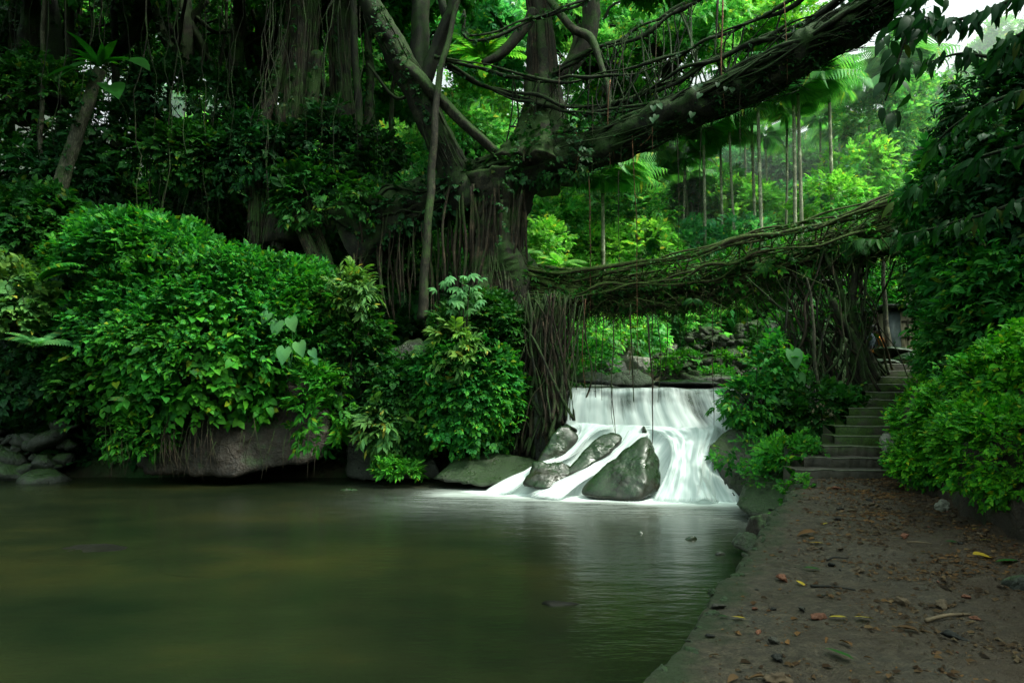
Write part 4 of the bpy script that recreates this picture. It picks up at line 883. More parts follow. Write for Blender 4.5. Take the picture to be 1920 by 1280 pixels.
tree_at('forked_tree', 'black forked tree with crooked limbs on the left bank', [([(340, -30, 21), (350, 60, 21), (345, 140, 21)], [24, 30, 34]), ([(245, -40, 21), (270, 20, 21), (235, 80, 21), (212, 110, 21)], [34, 36, 22, 14]), ([(285, 0, 21), (310, 70, 21), (345, 120, 21)], [18, 18, 22]), ([(375, 130, 21), (380, 90, 21), (360, 40, 21), (390, 0, 21)], [14, 18, 14, 12]), ([(380, 95, 21), (400, 130, 21), (425, 190, 21)], [10, 12, 9]), ([(365, 30, 21), (400, 60, 21), (440, 62, 21)], [9, 8, 6])])
tree_at('tall_tree', 'broad smoky trunk at the upper left edge', [([(62, -60, 19.5), (58, 40, 19.5), (48, 130, 19.4), (40, 220, 19.2)], [40, 40, 48, 64])], 'bark')
tree_at('tall_tree', 'very dark trunk right of the broad smoky one', [([(85, -60, 20), (90, 40, 20), (98, 130, 19.8), (100, 200, 19.6)], [34, 38, 50, 66])], 'bark_dark')
tree_at('slender_tree', 'thin pale stem before the two upper left trunks', [([(86, -60, 17.5), (82, 60, 17.5), (78, 160, 17.5), (76, 330, 17.3), (74, 480, 17)], [8, 9, 9, 8, 8])], 'bark_light')
tree_at('slender_tree', 'thin dark stem slanting between left trunks', [([(114, -60, 18.5), (126, 40, 18.5), (134, 110, 18.5)], [10, 10, 9])], 'bark_dark')
mt = tree_at('leaning_tree', 'leaning mossy trunk topped with a bird nest fern', [([(188, 130, 16.8), (170, 175, 16.8), (150, 235, 16.7), (128, 300, 16.6), (100, 390, 16.5)], [22, 22, 24, 26, 30])], 'bark_light')
mb = MB(); pc = P(186, 126, 16.6)
for k in range(11):
    a = k/11*2*PI+rng.normal()*.2; inst(mb, T_leaf2(1, .11, .03, .35), pc, frame([math.cos(a), math.sin(a)*.6, .75], [-math.cos(a), -math.sin(a), .6])[None], rng.uniform(.6, 1.0))
mb.build('fern', M['leaf_ivy'], mt)
for px, py in [(140, 128), (238, 112), (205, 158), (165, 120)]:
    mb = MB(); inst(mb, T_heart(), P(px, py, 16.4), frame([(px-186)/60, -.3, -.25], [0, -.5, 1])[None], .75); mb.build('broad_leaf', M['leaf_mid'], mt)
qf = random.Random(3); sid = ['beside the broad smoky trunk', 'behind the leaning mossy trunk', 'left of the forked tree', 'under the forked tree', 'right of the forked tree', 'left of the root wrapped tree', 'touching the root wrapped tree', 'right of the root wrapped tree', 'at the edge of the bright gap', 'nearest the left frame side', 'behind the thin pale stem', 'behind the mossy straight trunk', 'before the leaning twin trunks', 'between the two tall dark trunks']
for k, px in enumerate([140, 215, 255, 320, 405, 470, 508, 612, 690, 18, 110, 425, 735, 650]):
    Yd = qf.uniform(18.5, 22.5); w0 = qf.uniform(6, 15); dx = qf.uniform(-45, 45); b_ = qf.uniform(-18, 18)
    tree_at('slender_tree', 'slender dark forest trunk '+sid[k], [([(px+dx, -60, Yd), (px+dx*.55+b_, 60, Yd), (px+b_*.5, 170, Yd), (px, 300, Yd-.4)], [w0*.8, w0, w0, w0*1.4])], qf.choice(['bark_dark', 'bark']), group=None)
# loose hanging roots on the left bank
for i in range(95):
    px = rng.uniform(20, 700); top_ = i % 5 < 3; y0 = -50 if top_ else rng.uniform(220, 330); y1 = rng.uniform(200, 520) if top_ else y0+rng.uniform(90, 220); Yd = rng.uniform(16.8, 18.3) if top_ else rng.uniform(17.7, 18.4)
    o = hang_root(None, P(px, y0, Yd), P(px, y0, Yd)[2]-P(px, min(y1, 560), Yd)[2], rng.uniform(.006, .02), M['bark' if rng.random() < .3 else 'bark_dark'], wob=.07, sway=.5)
    tag(o, 'thin root hanging against the dark left bank', 'hanging root', 'roots hanging over the left bank')

#@@PART3
# ------------------------------------------------------------------ foliage of the left bank
shrub('leafy_bush', 'largest bright green bush covering the left boulder', 'bush', P(375, 625, 15.9), (3.0, 1.5, 1.95), 7600, S_MED+FINE+FINE, .25, M['leaf_bush'], zmin=-.35, face=(0, -1, .5), up=.1, out=.8, jit=.45, clus=75, cs=.11, seed=3)
shrub('ivy_creeper', 'heart leaved creeper spilling down the big boulder face', 'creeper', P(360, 690, 15.3), (2.1, .9, 1.4), 1500, S_HEART, .34, M['leaf_ivy'], zmin=-.75, face=(0, -1, 0), up=0, droop=.5, out=.6, clus=34, cs=.2, seed=5, stem=False)
shrub('leafy_bush', 'lower left bush above the rounded stone wall', 'bush', P(190, 720, 15.7), (1.2, .9, 1.3), 900, S_MED, .32, M['leaf_mid'], zmin=-.8, face=(0, -1, .2), seed=6)
shrub('leafy_bush', 'feathery shrub crowning the left mound', 'bush', P(270, 480, 16.1), (1.9, 1.0, .95), 2900, FINE+S_SM, .28, M['leaf_bush'], seed=7, face=(0, -1, .5), clus=30, cs=.15)
shrub('leafy_bush', 'small leafed shrub on the right shoulder of the mound', 'bush', P(540, 580, 15.9), (1.3, .9, 1.05), 2100, FINE+S_SM, .25, M['leaf_bush'], seed=8, face=(0, -1, .5), clus=20, cs=.2)
shrub('trailing_shrub', 'sparse green sprays trailing beside the brown boulder', 'shrub', P(600, 770, 15.2), (.75, .5, .9), 260, S_LONG, .34, M['leaf_ivy'], zmin=-.8, droop=.4, seed=9, stem=False)
shrub('grass_tuft', 'grassy tufts growing on the earthy boulder foot', 'grass tuft', P(270, 810, 15.1), (.9, .4, .5), 300, S_LONG, .26, M['leaf_ivy'], zmin=-.8, droop=.2, seed=10, stem=False)
shrub('leafy_bush', 'pale yellowish leafed shrub at the left frame side', 'shrub', P(15, 560, 15.2), (.75, .6, .85), 420, S_MED, .42, M['leaf_pale'], seed=11, zmin=-.9)
shrub('leafy_bush', 'dark understorey shrub below the pale leafed one', 'shrub', P(50, 700, 16), (1.4, .8, 1.1), 800, S_MED, .36, M['leaf_shade_dark'], seed=12, zmin=-.9, face=(0, -1, .2))
shrub('leafy_bush', 'mid green shrub under the leaning mossy trunk', 'shrub', P(60, 430, 16.4), (1.3, .8, 1.0), 900, S_MED+S_PALM7, .38, M['leaf_mid'], seed=13, zmin=-.9, face=(0, -1, .4))
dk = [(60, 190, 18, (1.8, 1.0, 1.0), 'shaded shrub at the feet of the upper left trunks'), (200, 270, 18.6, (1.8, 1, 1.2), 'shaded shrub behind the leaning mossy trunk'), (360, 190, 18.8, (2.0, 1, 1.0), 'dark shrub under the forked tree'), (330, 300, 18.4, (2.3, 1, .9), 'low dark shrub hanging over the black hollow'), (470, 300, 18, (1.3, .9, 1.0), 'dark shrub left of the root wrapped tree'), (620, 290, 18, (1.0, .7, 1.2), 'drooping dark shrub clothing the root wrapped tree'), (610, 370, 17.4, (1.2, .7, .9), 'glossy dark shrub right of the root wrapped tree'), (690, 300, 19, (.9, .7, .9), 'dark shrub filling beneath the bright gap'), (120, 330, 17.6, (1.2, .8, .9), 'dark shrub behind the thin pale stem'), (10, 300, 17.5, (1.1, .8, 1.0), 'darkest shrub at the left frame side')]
for k, (px, py, Yd, r, lab) in enumerate(dk): shrub('shade_shrub', lab, 'shrub', P(px, py, Yd), r, int(420*r[0]*r[2]), S_MED if k % 2 else S_LONG+S_MED, .38, M['leaf_shade_dark' if k % 3 else 'leaf_mid'], seed=30+k, zmin=-.7, face=(0, -1, .3), droop=.35, hang=.3)
# middle mound
shrub('leafy_bush', 'dense dark green bush beside the root pillar', 'bush', P(885, 745, 15.5), (1.25, .9, 1.35), 2600, S_MED, .27, M['leaf_bush'], seed=14, zmin=-.85, face=(0, -1, .3), droop=.35, clus=36, cs=.17)
shrub('leafy_bush', 'upper bush under the pale broad leafed plant', 'bush', P(900, 620, 15.9), (1.0, .8, .8), 1300, S_MED+S_LONG, .26, M['leaf_mid'], seed=15, zmin=-.7, face=(0, -1, .3), clus=24)
shrub('leafy_shrub', 'lighter lance leafed shrub on the front of the middle mound', 'shrub', P(845, 665, 15.0), (.55, .4, .55), 190, S_LONG, .42, M['leaf_pale'], seed=16, zmin=-.8, droop=.5)
shrub('leafy_bush', 'shaded bush left of the middle mound', 'bush', P(760, 760, 15.9), (.9, .8, 1.2), 1100, S_MED, .3, M['leaf_mid'], seed=17, zmin=-.85, face=(0, -1, .3), droop=.4)
shrub('leafy_bush', 'round leafed creeper patch right of the taro', 'creeper', P(660, 640, 16), (.8, .5, 1.2), 620, S_HEART, .24, M['leaf_mid'], seed=18, zmin=-.85, droop=.4)
shrub('leafy_shrub', 'small pale shrub below the dark hollow', 'shrub', P(655, 555, 15.8), (.55, .4, .45), 150, S_LONG, .36, M['leaf_pale'], seed=19, zmin=-.8, droop=.5)
shrub('trailing_shrub', 'grey green sprays hanging low near the pool centre', 'shrub', P(715, 800, 15.3), (.35, .3, .45), 80, S_LONG, .42, M['leaf_pale'], seed=20, zmin=-.8, droop=.6, stem=False)
shrub('grass_tuft', 'bright little tuft at the water line below the middle mound', 'grass tuft', P(745, 885, 14.9), (.55, .3, .22), 220, S_LONG, .22, M['leaf_ivy'], seed=21, stem=False)
pl = empty('broad_leaf_plant', P(870, 600, 14.9), 'pale palmate plant standing on top of the middle mound', 'plant')
mb = MB()
for k in range(34):
    px = rng.uniform(815, 912); py = rng.uniform(505, 590); 
    if abs(px-868)/48+abs(py-545)/52 > 1.15: continue
    mb = MB(); inst(mb, S_PALM7[0], P(px, py, 14.8+rng.normal()*.15), frame([rng.normal(), -.5, -.3+rng.normal()*.3], [0, -.7, 1])[None], rng.uniform(.2, .3)); mb.build('leaf', M['leaf_taro'], pl)
mb = MB(); [tube(mb, [P(870+k*4, 620, 14.95), P(868+k*10, 560, 14.85), P(866+k*16, 530, 14.8)], [.018, .01], 5, 10) for k in (-1, 0, 1)]; mb.build('stem', M['bark'], pl)
# taro with heart leaves right of the big bush
ta = empty('taro_plant', P(545, 700, 15), 'taro with large pale heart leaves beside the mound', 'plant')
tb = P(545, 710, 15.2); smb = MB()
for px, py, s, dx in [(523, 600, .38, -.2), (545, 595, .34, .3), (505, 585, .3, -.5), (535, 650, .40, -.1), (560, 640, .36, .3), (583, 655, .24, .6), (590, 672, .16, .4)]:
    mb = MB(); pc = P(px, py, 14.7); inst(mb, T_heart(), pc, frame([dx, -.35, -.85], [0, -1, .35])[None], s); mb.build('leaf', M['leaf_taro'], ta)
    tube(smb, [tb, (tb+pc)/2+[0, .1, .12], pc+[0, .02, 0]], [.012, .008], 5, 10)
smb.build('stem', M['leaf_taro'], ta)
# ferns on the left
def fern(label, px, py, Y, n, s, mat='leaf_palm', cat='fern', dirs=None, tm=FERN, group=None, name='fern'):
    p = P(px, py, Y); mb = MB()
    for k in range(n):
        a = (2*PI*k/n+rng.normal()*.2) if dirs is None else dirs[k]
        inst(mb, tm[0], p, frame([math.cos(a), math.sin(a)*.7-.15, rng.uniform(.15, .7)], [-.3*math.cos(a), -.3, 1])[None], s*rng.uniform(.75, 1.15))
    o = mb.build(name, M[mat], origin=p); return tag(o, label, cat, group)
fern('long fern frond arching over the left bush', 75, 530, 15.1, 3, 1.3, 'leaf_ivy', dirs=[-.25, -.45, .2])
fern('low spreading fern at the left of the mound', 70, 650, 14.9, 7, .9)
fern('small fern in the shade beside the low spreading one', 20, 590, 15.3, 6, .8, 'leaf_mid')
fern('pale little fern on the front of the creeper', 245, 755, 14.6, 6, .4, 'leaf_pale')
fern('bright fern behind the lower bridge near the fig', 1050, 500, 19.5, 8, .95, 'leaf_far_lime')
fern('tree fern glowing above the bridge junction', 905, 112, 22, 13, 1.6, 'leaf_far_lime')
fern('yellow green fern by the fig foot', 985, 480, 18.6, 7, .7, 'leaf_far_lime')
# small trailing dry rootlets at boulder foot
mb = MB()
for i in range(60):
    px = rng.uniform(300, 400) if i % 2 else rng.uniform(200, 620); p = P(px, rng.uniform(770, 830), 14.75); q = P(px+rng.normal()*14, rng.uniform(860, 900), 14.6)
    tube(mb, [p, (p+q)/2-[0, .08, 0], q], [.008, .004], 4, 10, wob=.03)
tag(mb.build('rootlet', M['root'], origin=P(350, 890, 14.7)), 'dry rootlets trailing down the boulder to the water', 'roots', kind='stuff')

# ------------------------------------------------------------------ around the falls and stairs
shrub('leafy_bush', 'leafy plants covering the overhanging boulder', 'bush', P(1415, 760, 14.1), (.75, .5, .55), 420, S_LONG, .26, M['leaf_bush'], seed=22, zmin=-.8, droop=.4)
shrub('leafy_shrub', 'climbing shrub with broad leaves above the boulder', 'shrub', P(1462, 690, 14.2), (.5, .4, .5), 260, S_MED, .3, M['leaf_bush'], seed=23, zmin=-.9, droop=.4)
shrub('leafy_bush', 'dark leafy bush between root tangle and stairs', 'bush', P(1540, 775, 13.6), (.75, .5, .55), 480, S_HEART+S_MED, .27, M['leaf_mid'], seed=24, zmin=-.8, droop=.3)
shrub('leafy_shrub', 'bright sprays beside the bottom steps', 'shrub', P(1478, 860, 11.9), (.42, .4, .35), 230, S_SM, .2, M['leaf_ivy'], seed=25, zmin=-.8, droop=.3)
shrub('trailing_shrub', 'green sprays trailing on the tall dark boulder', 'shrub', P(1400, 850, 12.9), (.6, .2, .3), 120, S_SM, .2, M['leaf_bush'], seed=26, zmin=-.8, droop=.5, stem=False)
shrub('trailing_shrub', 'light creeper on the corner of the path edge', 'creeper', P(1487, 930, 10.1), (.16, .2, .35), 90, S_SM, .15, M['leaf_ivy'], seed=27, zmin=-.9, stem=False)
shrub('trailing_shrub', 'small weed clump clinging to the path edge', 'weed', P(1482, 975, 8.9), (.12, .2, .12), 50, S_SM, .13, M['leaf_ivy'], seed=28, zmin=-.9, stem=False)
shrub('grass_tuft', 'mossy growth on the sloping waterside rock', 'grass tuft', P(1440, 890, 11.7), (.45, .3, .25), 200, S_SM, .12, M['leaf_bush'], seed=29, zmin=-.5, stem=False)
for k, (px, py, Yd, lab) in enumerate([(1285, 672, 19, 'small weeds topping the lower terrace wall'), (1370, 668, 19, 'yellowish weeds on the lower terrace wall near the bush'), (1340, 700, 18.3, 'low weeds between the terrace and the lip'), (1150, 640, 20.5, 'leafy weeds around the upright pale rock'), (1240, 690, 19, 'fern weeds beside the leaning pale slab')]):
    shrub('weed_clump', lab, 'weed', P(px, py, Yd), (.55, .3, .16), 130, S_SM, .17, M['leaf_hedge' if k % 2 else 'leaf_ivy'], seed=400+k, zmin=-.6, stem=False)
tp = empty('taro_plant', P(1480, 700, 14), 'single big heart leaf standing by the climbing shrub', 'plant')
for px, py, dx, s_ in ((1485, 655, .1, .42), (1495, 700, .3, .3), (1455, 745, -.2, .3)): mb = MB(); inst(mb, T_heart(), P(px, py, 13.8), frame([dx, -.4, -.8], [0, -1, .3])[None], s_); mb.build('leaf', M['leaf_taro'], tp)
mb = MB(); tube(mb, [P(1480, 760, 14), P(1482, 700, 13.9), P(1485, 655, 13.8)], [.012, .008], 5, 10); mb.build('stem', M['leaf_taro'], tp)

# ------------------------------------------------------------------ right side: hedge, bank foliage, overhanging branches
hd = [(1800, 690, 12.8, (.85, .9, .7), 'leaf_bush', S_SM+FINE, .2, 1500, 'hedge top nearest the stair head'), (1765, 800, 10.6, (.7, .8, .75), 'leaf_hedge', S_SM+FINE, .14, 3600, 'bright small leafed hedge right of the steps'),
      (1750, 870, 9.3, (.5, .7, .42), 'leaf_hedge', S_SM+FINE, .13, 2200, 'lowest bright hedge clump at the stair foot'), (1845, 800, 8.6, (.75, .9, .8), 'leaf_hedge', S_SM+S_MED+FINE, .16, 3000, 'middle hedge clump above the earth bank'),
      (1880, 850, 7.0, (.55, .9, .55), 'leaf_hedge', S_SM+FINE, .12, 3000, 'near hedge clump hanging over the earth bank'), (1930, 740, 7.4, (.75, .8, .7), 'leaf_hedge', S_MED+FINE, .17, 2200, 'broad leafed hedge clump at the right frame side'),
      (1840, 640, 10.2, (1.0, .9, .8), 'leaf_bush', S_SM+FINE, .2, 2800, 'feathery hedge crest above the bright hedge')]
for k, (px, py, Yd, r, m_, tm, sz, n_, lab) in enumerate(hd):
    c = P(px, py, Yd)+np.array([r[0]*.35, .25, 0]); shrub('hedge', lab, 'hedge', c, r, n_, tm, sz, M[m_], seed=50+k, zmin=-.85, face=(-.6, -.8, .4), clus=34, cs=.17, droop=.25, group=None)
bk = [(1890, 530, 11, (1.3, 1.2, 1.1), 'shaded big leafed bush above the hedge'), (1830, 400, 12, (1.5, 1.2, 1.1), 'dark bush hiding the end of the lower bridge'), (1920, 380, 10, (1.2, 1.2, 1.4), 'black green foliage mass at the right edge'), (1900, 230, 10.5, (1.3, 1.2, 1.3), 'upper dark foliage mass at the right edge'), (1770, 500, 13.6, (.7, .8, .75), 'dark bush over the shed'), (1900, 640, 9.4, (.9, .9, .9), 'shaded bush directly over the middle hedge clump'), (1800, 590, 11.6, (.75, .8, .8), 'ferny green clump bridging hedge and shed shade'), (1900, 540, 9.6, (.9, .8, .8), 'ferny green clump at the right frame side'), (1850, 470, 10.4, (.9, .8, .8), 'ferny green clump under the glossy branches'), (1790, 330, 11, (.7, .7, .7), 'ferny green clump above the lower bridge end')]
for k, (px, py, Yd, r, lab) in enumerate(bk):
    c = P(px, py, Yd)+np.array([r[0]*.3, .3, 0]); shrub('tree_foliage', lab, 'bush', c, r, int(1250*r[0]*r[2]), (S_LONG+S_MED) if k % 2 else (S_MED+FINE), .29, M['leaf_shade_dark' if k in (2, 3) else 'leaf_bush' if k > 5 else 'leaf_mid'], seed=70+k, zmin=-.9, face=(-.6, -.8, .1), droop=.55, hang=.4, clus=24)
def branch(label, pts, n, size, mat, tm, side=.12):
    A = PP(pts); o = empty('leafy_branch', A[0], label, 'branch'); mb = MB(); tube(mb, A, [.03, .018, .008], 6, 24, wob=.02); mb.build('stem', M['bark_dark'], o)
    c = catmull(A, 100)
    for k in range(n):
        i_ = int(rng.uniform(12, 99)); mb = MB() if k == 0 else mb
        d = np.array([rng.normal()*.5-.2, rng.normal()*.4, -.9]); inst(mb, tm, c[i_]+rng.normal(size=3)*side*.3, frame(d, [rng.normal()*.5, -1, .3])[None], size*rng.uniform(.6, 1.2))
    mb.build('foliage', M[mat], o); return o
BL = T_leaf2(1, .15, .04, .2)
branch('dark branch of long drooping leaves against the mountain', [(1960, -30, 6.5), (1860, 20, 6.6), (1780, 40, 6.8), (1730, 30, 7)], 60, .22, 'leaf_shade_dark', BL)
branch('hanging spray of big dark leaves before the bright sky', [(1760, -60, 7.5), (1720, 30, 7.6), (1690, 100, 7.7), (1660, 190, 7.8)], 70, .26, 'leaf_shade_dark', T_leaf2(1, .2, .04, .25), .4)
branch('middle dark branch reaching toward the palms', [(1960, 90, 7), (1880, 110, 7), (1800, 100, 7.2), (1735, 115, 7.4)], 50, .2, 'leaf_shade_dark', BL)
branch('glossy branch arching over the shed', [(1960, 260, 8), (1860, 290, 8.4), (1760, 330, 8.8), (1680, 380, 9.2)], 80, .25, 'leaf_shade', BL)
branch('lower glossy branch drooping before the lower bridge end', [(1960, 360, 8), (1850, 400, 8.6), (1770, 420, 9.4), (1690, 440, 10)], 60, .26, 'leaf_shade', BL)
branch('slanting branch with pale glossy leaves in the upper right', [(1960, 160, 7.6), (1870, 190, 8), (1790, 240, 8.4), (1740, 290, 8.8)], 60, .24, 'leaf_shade', BL)
branch('near corner branch of black leaves', [(1980, 10, 5.5), (1920, 60, 5.6), (1860, 90, 5.8)], 60, .18, 'leaf_shade_dark', BL)

# palm sapling above the shed and stem trees near it
tree_at('slender_tree', 'slim straight trunk beside the shed', [([(1656, 470, 18), (1658, 540, 18), (1662, 600, 18), (1666, 660, 18)], [7, 8, 10, 13])], 'bark_light')
tree_at('slender_tree', 'thinner pale stem just left of the slim trunk', [([(1612, 480, 17.6), (1615, 560, 17.6), (1618, 660, 17.6)], [6, 7, 8])], 'bark_light')
fern('yellowing palm sapling fronds hanging over the slim trunk', 1632, 470, 14.6, 9, .85, 'leaf_mid', 'palm', tm=FROND, name='palm_sapling', dirs=[-2.8, -2.3, -1.8, -1.3, -.8, -.3, 3.0, .2, -2])
shrub('leafy_bush', 'light bush behind the two seated people', 'bush', P(1632, 560, 20.5), (.7, .6, 1.0), 500, S_MED, .3, M['leaf_bush'], seed=90, zmin=-.9)

# ------------------------------------------------------------------ shed, bamboo hut, people
wood = plain('weathered_plywood', (.30, .25, .16), .75, sc=3, stretch=(6, 6, .6), bmp=.3); wdark = plain('dark_batten', (.05, .04, .025), .8); tin = plain('grey_tin', (.10, .12, .12), .5, sc=5); rust = plain('roof_tin', (.05, .05, .045), .6, sc=4)
sy = 19.5; c0 = P(1664, 655, sy); c1 = P(1689, 655, sy); c2 = P(1730, 655, sy); zt = P(1690, 583, sy)[2]; zb = c0[2]-.5
sh = empty('shed', ((c0[0]+c2[0])/2, sy, zb), 'small plank shed with tan door at the stair head', 'shed')
mb = MB(); box(mb, ((c0[0]+c1[0])/2, sy, (zb+zt)/2), (c1[0]-c0[0], .06, zt-zb)); mb.build('side_panel', tin, sh)
mb = MB(); box(mb, ((c1[0]+c2[0])/2, sy+.04, (zb+zt)/2), (c2[0]-c1[0], .06, zt-zb-.05)); box(mb, (c2[0]-.02, sy+.75, (zb+zt)/2), (.05, 1.4, zt-zb-.1)); box(mb, (c0[0]+.02, sy+.75, (zb+zt)/2), (.05, 1.4, zt-zb-.1)); mb.build('wall', wood, sh)
dw = (c2[0]-c1[0])/4
for k in range(4): mb = MB(); box(mb, (c1[0]+dw*(k+.5), sy-.02, (zb+zt)/2-.02*k), (dw-.012, .03, zt-zb-.1-.06*k)); mb.build('door_board', wood, sh)
mb = MB(); [box(mb, ((c1[0]+c2[0])/2-.1, sy-.05, zb+.5+h_*(zt-zb-.5)), (dw*2.4, .03, .05)) for h_ in (.32, .72)]; box(mb, (c1[0]+dw*1.25, sy-.055, (zb+zt)/2+.25), (.05, .03, .6)); mb.build('door_brace', wdark, sh)
mb = MB(); box(mb, ((c0[0]+c2[0])/2, sy+.6, zt+.08), (c2[0]-c0[0]+.5, 1.9, .05), rx=-.06); mb.build('roof', rust, sh)
hy = 23; h0 = P(1505, 640, hy); h1 = P(1580, 640, hy); ht = P(1540, 545, hy)[2]; hb = h0[2]-.4
hut = empty('bamboo_hut', ((h0[0]+h1[0])/2, hy, hb), 'pale bamboo walled hut behind the root tangle', 'hut')
mb = MB(); k = 0
for x in np.arange(h0[0], h1[0], .055): tube(mb, [(x, hy, hb), (x+.01, hy, ht-.02*math.sin(x*9))], [.027], 6, 6)
mb.build('wall', plain('bamboo', (.34, .3, .2), .6, sc=6), hut)
mb = MB(); box(mb, ((h0[0]+h1[0])/2, hy+.5, ht+.12), (h1[0]-h0[0]+.5, 1.8, .06), rx=-.2); mb.build('roof', rust, hut)

def skin(name, verts, edges, radii, mat, parent=None, sub=2, root=0):
    me = bpy.data.meshes.new(name); me.from_pydata([tuple(v) for v in verts], edges, []); o = bpy.data.objects.new(name, me); COL.objects.link(o)
    me.skin_vertices.new() if hasattr(me.skin_vertices, 'new') else None
    m = o.modifiers.new('s', 'SKIN'); m.use_smooth_shade = True
    if not me.skin_vertices:
        bpy.context.view_layer.objects.active = o
    for i_, r in enumerate(radii):
        me.skin_vertices[0].data[i_].radius = (r, r) if not hasattr(r, '__len__') else r; me.skin_vertices[0].data[i_].use_root = i_ == root
    o.modifiers.new('u', 'SUBSURF').levels = sub; o.modifiers['u'].render_levels = sub
    me.materials.append(mat)
    if parent is not None: o.parent = parent
    return o
skinm = plain('skin', (.16, .08, .045), .55, sc=8, bmp=.02); hairm = plain('black_hair', (.008, .007, .006), .4, sc=60)
def seated(label, px, py, Y, shirt, pants, S=1., lean=0., turn=0.):
    """seated figure; px,py is the top of the head"""
    top = P(px, py, Y); base = np.array([top[0], top[1], top[2]-1.27*S])
    o = empty('person', base, label, 'person'); o.scale = (S, S, S); o.rotation_euler = (0, 0, turn)
    pel = (0, 0, .46); 
    V = [pel, (0, .0, .62), (0, -.02+lean*.2, .82), (0, -.02+lean*.4, .95), (0, -.01+lean*.45, 1.02), (0, .02+lean*.5, 1.12), (0, .03+lean*.5, 1.2),
         (.09, .02, .46), (.12, .40, .50), (.12, .44, .28), (.12, .44, .06), (.12, .56, .03),
         (-.09, .02, .46), (-.14, .40, .50), (-.14, .44, .28), (-.14, .44, .06), (-.14, .56, .03),
         (.17, lean*.38, .93), (.23, .02+lean*.3, .70), (.16, .22, .56), (.12, .28, .54),
         (-.17, lean*.38, .93), (-.23, .02+lean*.3, .70), (-.16, .22, .56), (-.12, .28, .54)]
    E = [(0, 1), (1, 2), (2, 3), (3, 4), (4, 5), (5, 6), (0, 7), (7, 8), (8, 9), (9, 10), (10, 11), (0, 12), (12, 13), (13, 14), (14, 15), (15, 16), (3, 17), (17, 18), (18, 19), (19, 20), (3, 21), (21, 22), (22, 23), (23, 24)]
    Rr = [(.14, .11), (.13, .1), (.15, .1), (.1, .08), .05, .085, .07, .09, .065, .06, .04, .035, .09, .065, .06, .04, .035, .055, .042, .032, .03, .055, .042, .032, .03]
    skin('body', V, E, Rr, skinm, o)
    sv = [(0, 0, .44), (0, 0, .62), (0, -.02+lean*.2, .82), (0, -.02+lean*.4, .955), (.17, lean*.38, .935), (.225, .01+lean*.33, .76), (-.17, lean*.38, .935), (-.225, .01+lean*.33, .76)]
    skin('shirt', sv, [(0, 1), (1, 2), (2, 3), (3, 4), (4, 5), (3, 6), (6, 7)], [(.165, .13), (.155, .125), (.17, .125), (.10, .09), .075, .06, .075, .06], shirt, o)
    pv = [(0, 0, .45), (.09, .02, .46), (.12, .40, .50), (.12, .44, .28), (.12, .44, .1), (-.09, .02, .46), (-.14, .40, .50), (-.14, .44, .28), (-.14, .44, .1)]
    skin('trousers', pv, [(0, 1), (1, 2), (2, 3), (3, 4), (0, 5), (5, 6), (6, 7), (7, 8)], [(.17, .13), .11, .085, .075, .06, .11, .085, .075, .06], pants, o)
    mb = MB(); u3, f3 = ico(3); v = u3*[.1, .115, .11]+[0, .0+lean*.5, 1.165]; v = v[:, :]; keep = (v[:, 2] > 1.13-(.02-v[:, 1]+lean*.5)*1.2)
    ff_ = f3[keep[f3].all(1)]; mb.add(v, None, ff_); h_ = mb.build('hair', hairm, None); h_.parent = o
    return o
shA = NT('grey_check_shirt'); f = shA.noise(30, 2); shA_m = shA.done(shA.bsdf(shA.ramp(f, [(.45, (.05, .07, .09)), (.55, (.16, .18, .2))]), .9, .1))
R_('rock', 'flat stone the two people sit on', 'rock', ell(P(1645, 672, 18.4), (.75, .4, .3), 14, 99), M['rock_dark'], p=14, sub=4)
seated('person seen from behind in a grey blue patterned shirt', 1637, 609, 18.2, shA_m, plain('dark_trousers', (.03, .03, .035), .9), .82, 0, .15)
seated('person in orange clothing leaning beside the grey shirted one', 1654, 617, 18.1, plain('orange_top', (.5, .17, .03), .85), plain('orange_skirt', (.4, .14, .03), .9), .74, .25, 1.2)

# ------------------------------------------------------------------ background forest
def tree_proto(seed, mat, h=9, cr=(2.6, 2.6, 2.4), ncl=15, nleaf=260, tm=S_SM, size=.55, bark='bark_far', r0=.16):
    r = np.random.default_rng(seed); o = empty('tree', (0, 0, 0)); mbT = MB(); mbL = MB()
    top = np.array([r.normal()*.4, r.normal()*.4, h*.75]); tube(mbT, [(0, 0, -1.), (r.normal()*.15, r.normal()*.15, h*.35), top, top+[0, 0, h*.15]], [r0*1.4, r0, r0*.7, r0*.2], 9, 20)
    for k in range(ncl):
        d = nrm(r.normal(size=3)); d[2] = d[2]*.8+.1; c = np.array([0, 0, h*.78])+d*np.array(cr)*r.uniform(.55, 1); b = np.array([top[0]*.7, top[1]*.7, h*r.uniform(.4, .7)])
        tube(mbT, [b, (b+c)/2+[0, 0, -.2], c], [r0*.4, r0*.12], 5, 8)
        bush(c, np.array([1.15, 1.15, .7])*r.uniform(.7, 1.25), nleaf, tm, size, None, mb=mbL, build=False, seed=int(r.integers(1e9)), zmin=-.6, clus=9, droop=.3, inner=.8)
    t = mbT.mesh('trunk', M[bark]); l = mbL.mesh('crown', M[mat])
    for nm, me in (('trunk', t), ('crown', l)):
        q = bpy.data.objects.new(nm, me); COL.objects.link(q); q.parent = o
    return reg(o)
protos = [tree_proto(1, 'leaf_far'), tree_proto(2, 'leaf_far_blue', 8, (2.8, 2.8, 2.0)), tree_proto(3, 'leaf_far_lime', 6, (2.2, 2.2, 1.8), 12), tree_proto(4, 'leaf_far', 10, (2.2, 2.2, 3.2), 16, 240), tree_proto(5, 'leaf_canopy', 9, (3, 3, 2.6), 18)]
kindlab = ['mid green leafy tree', 'bluish green tree', 'lime green bushy tree', 'tall narrow green tree', 'dark green tree']
used = set()
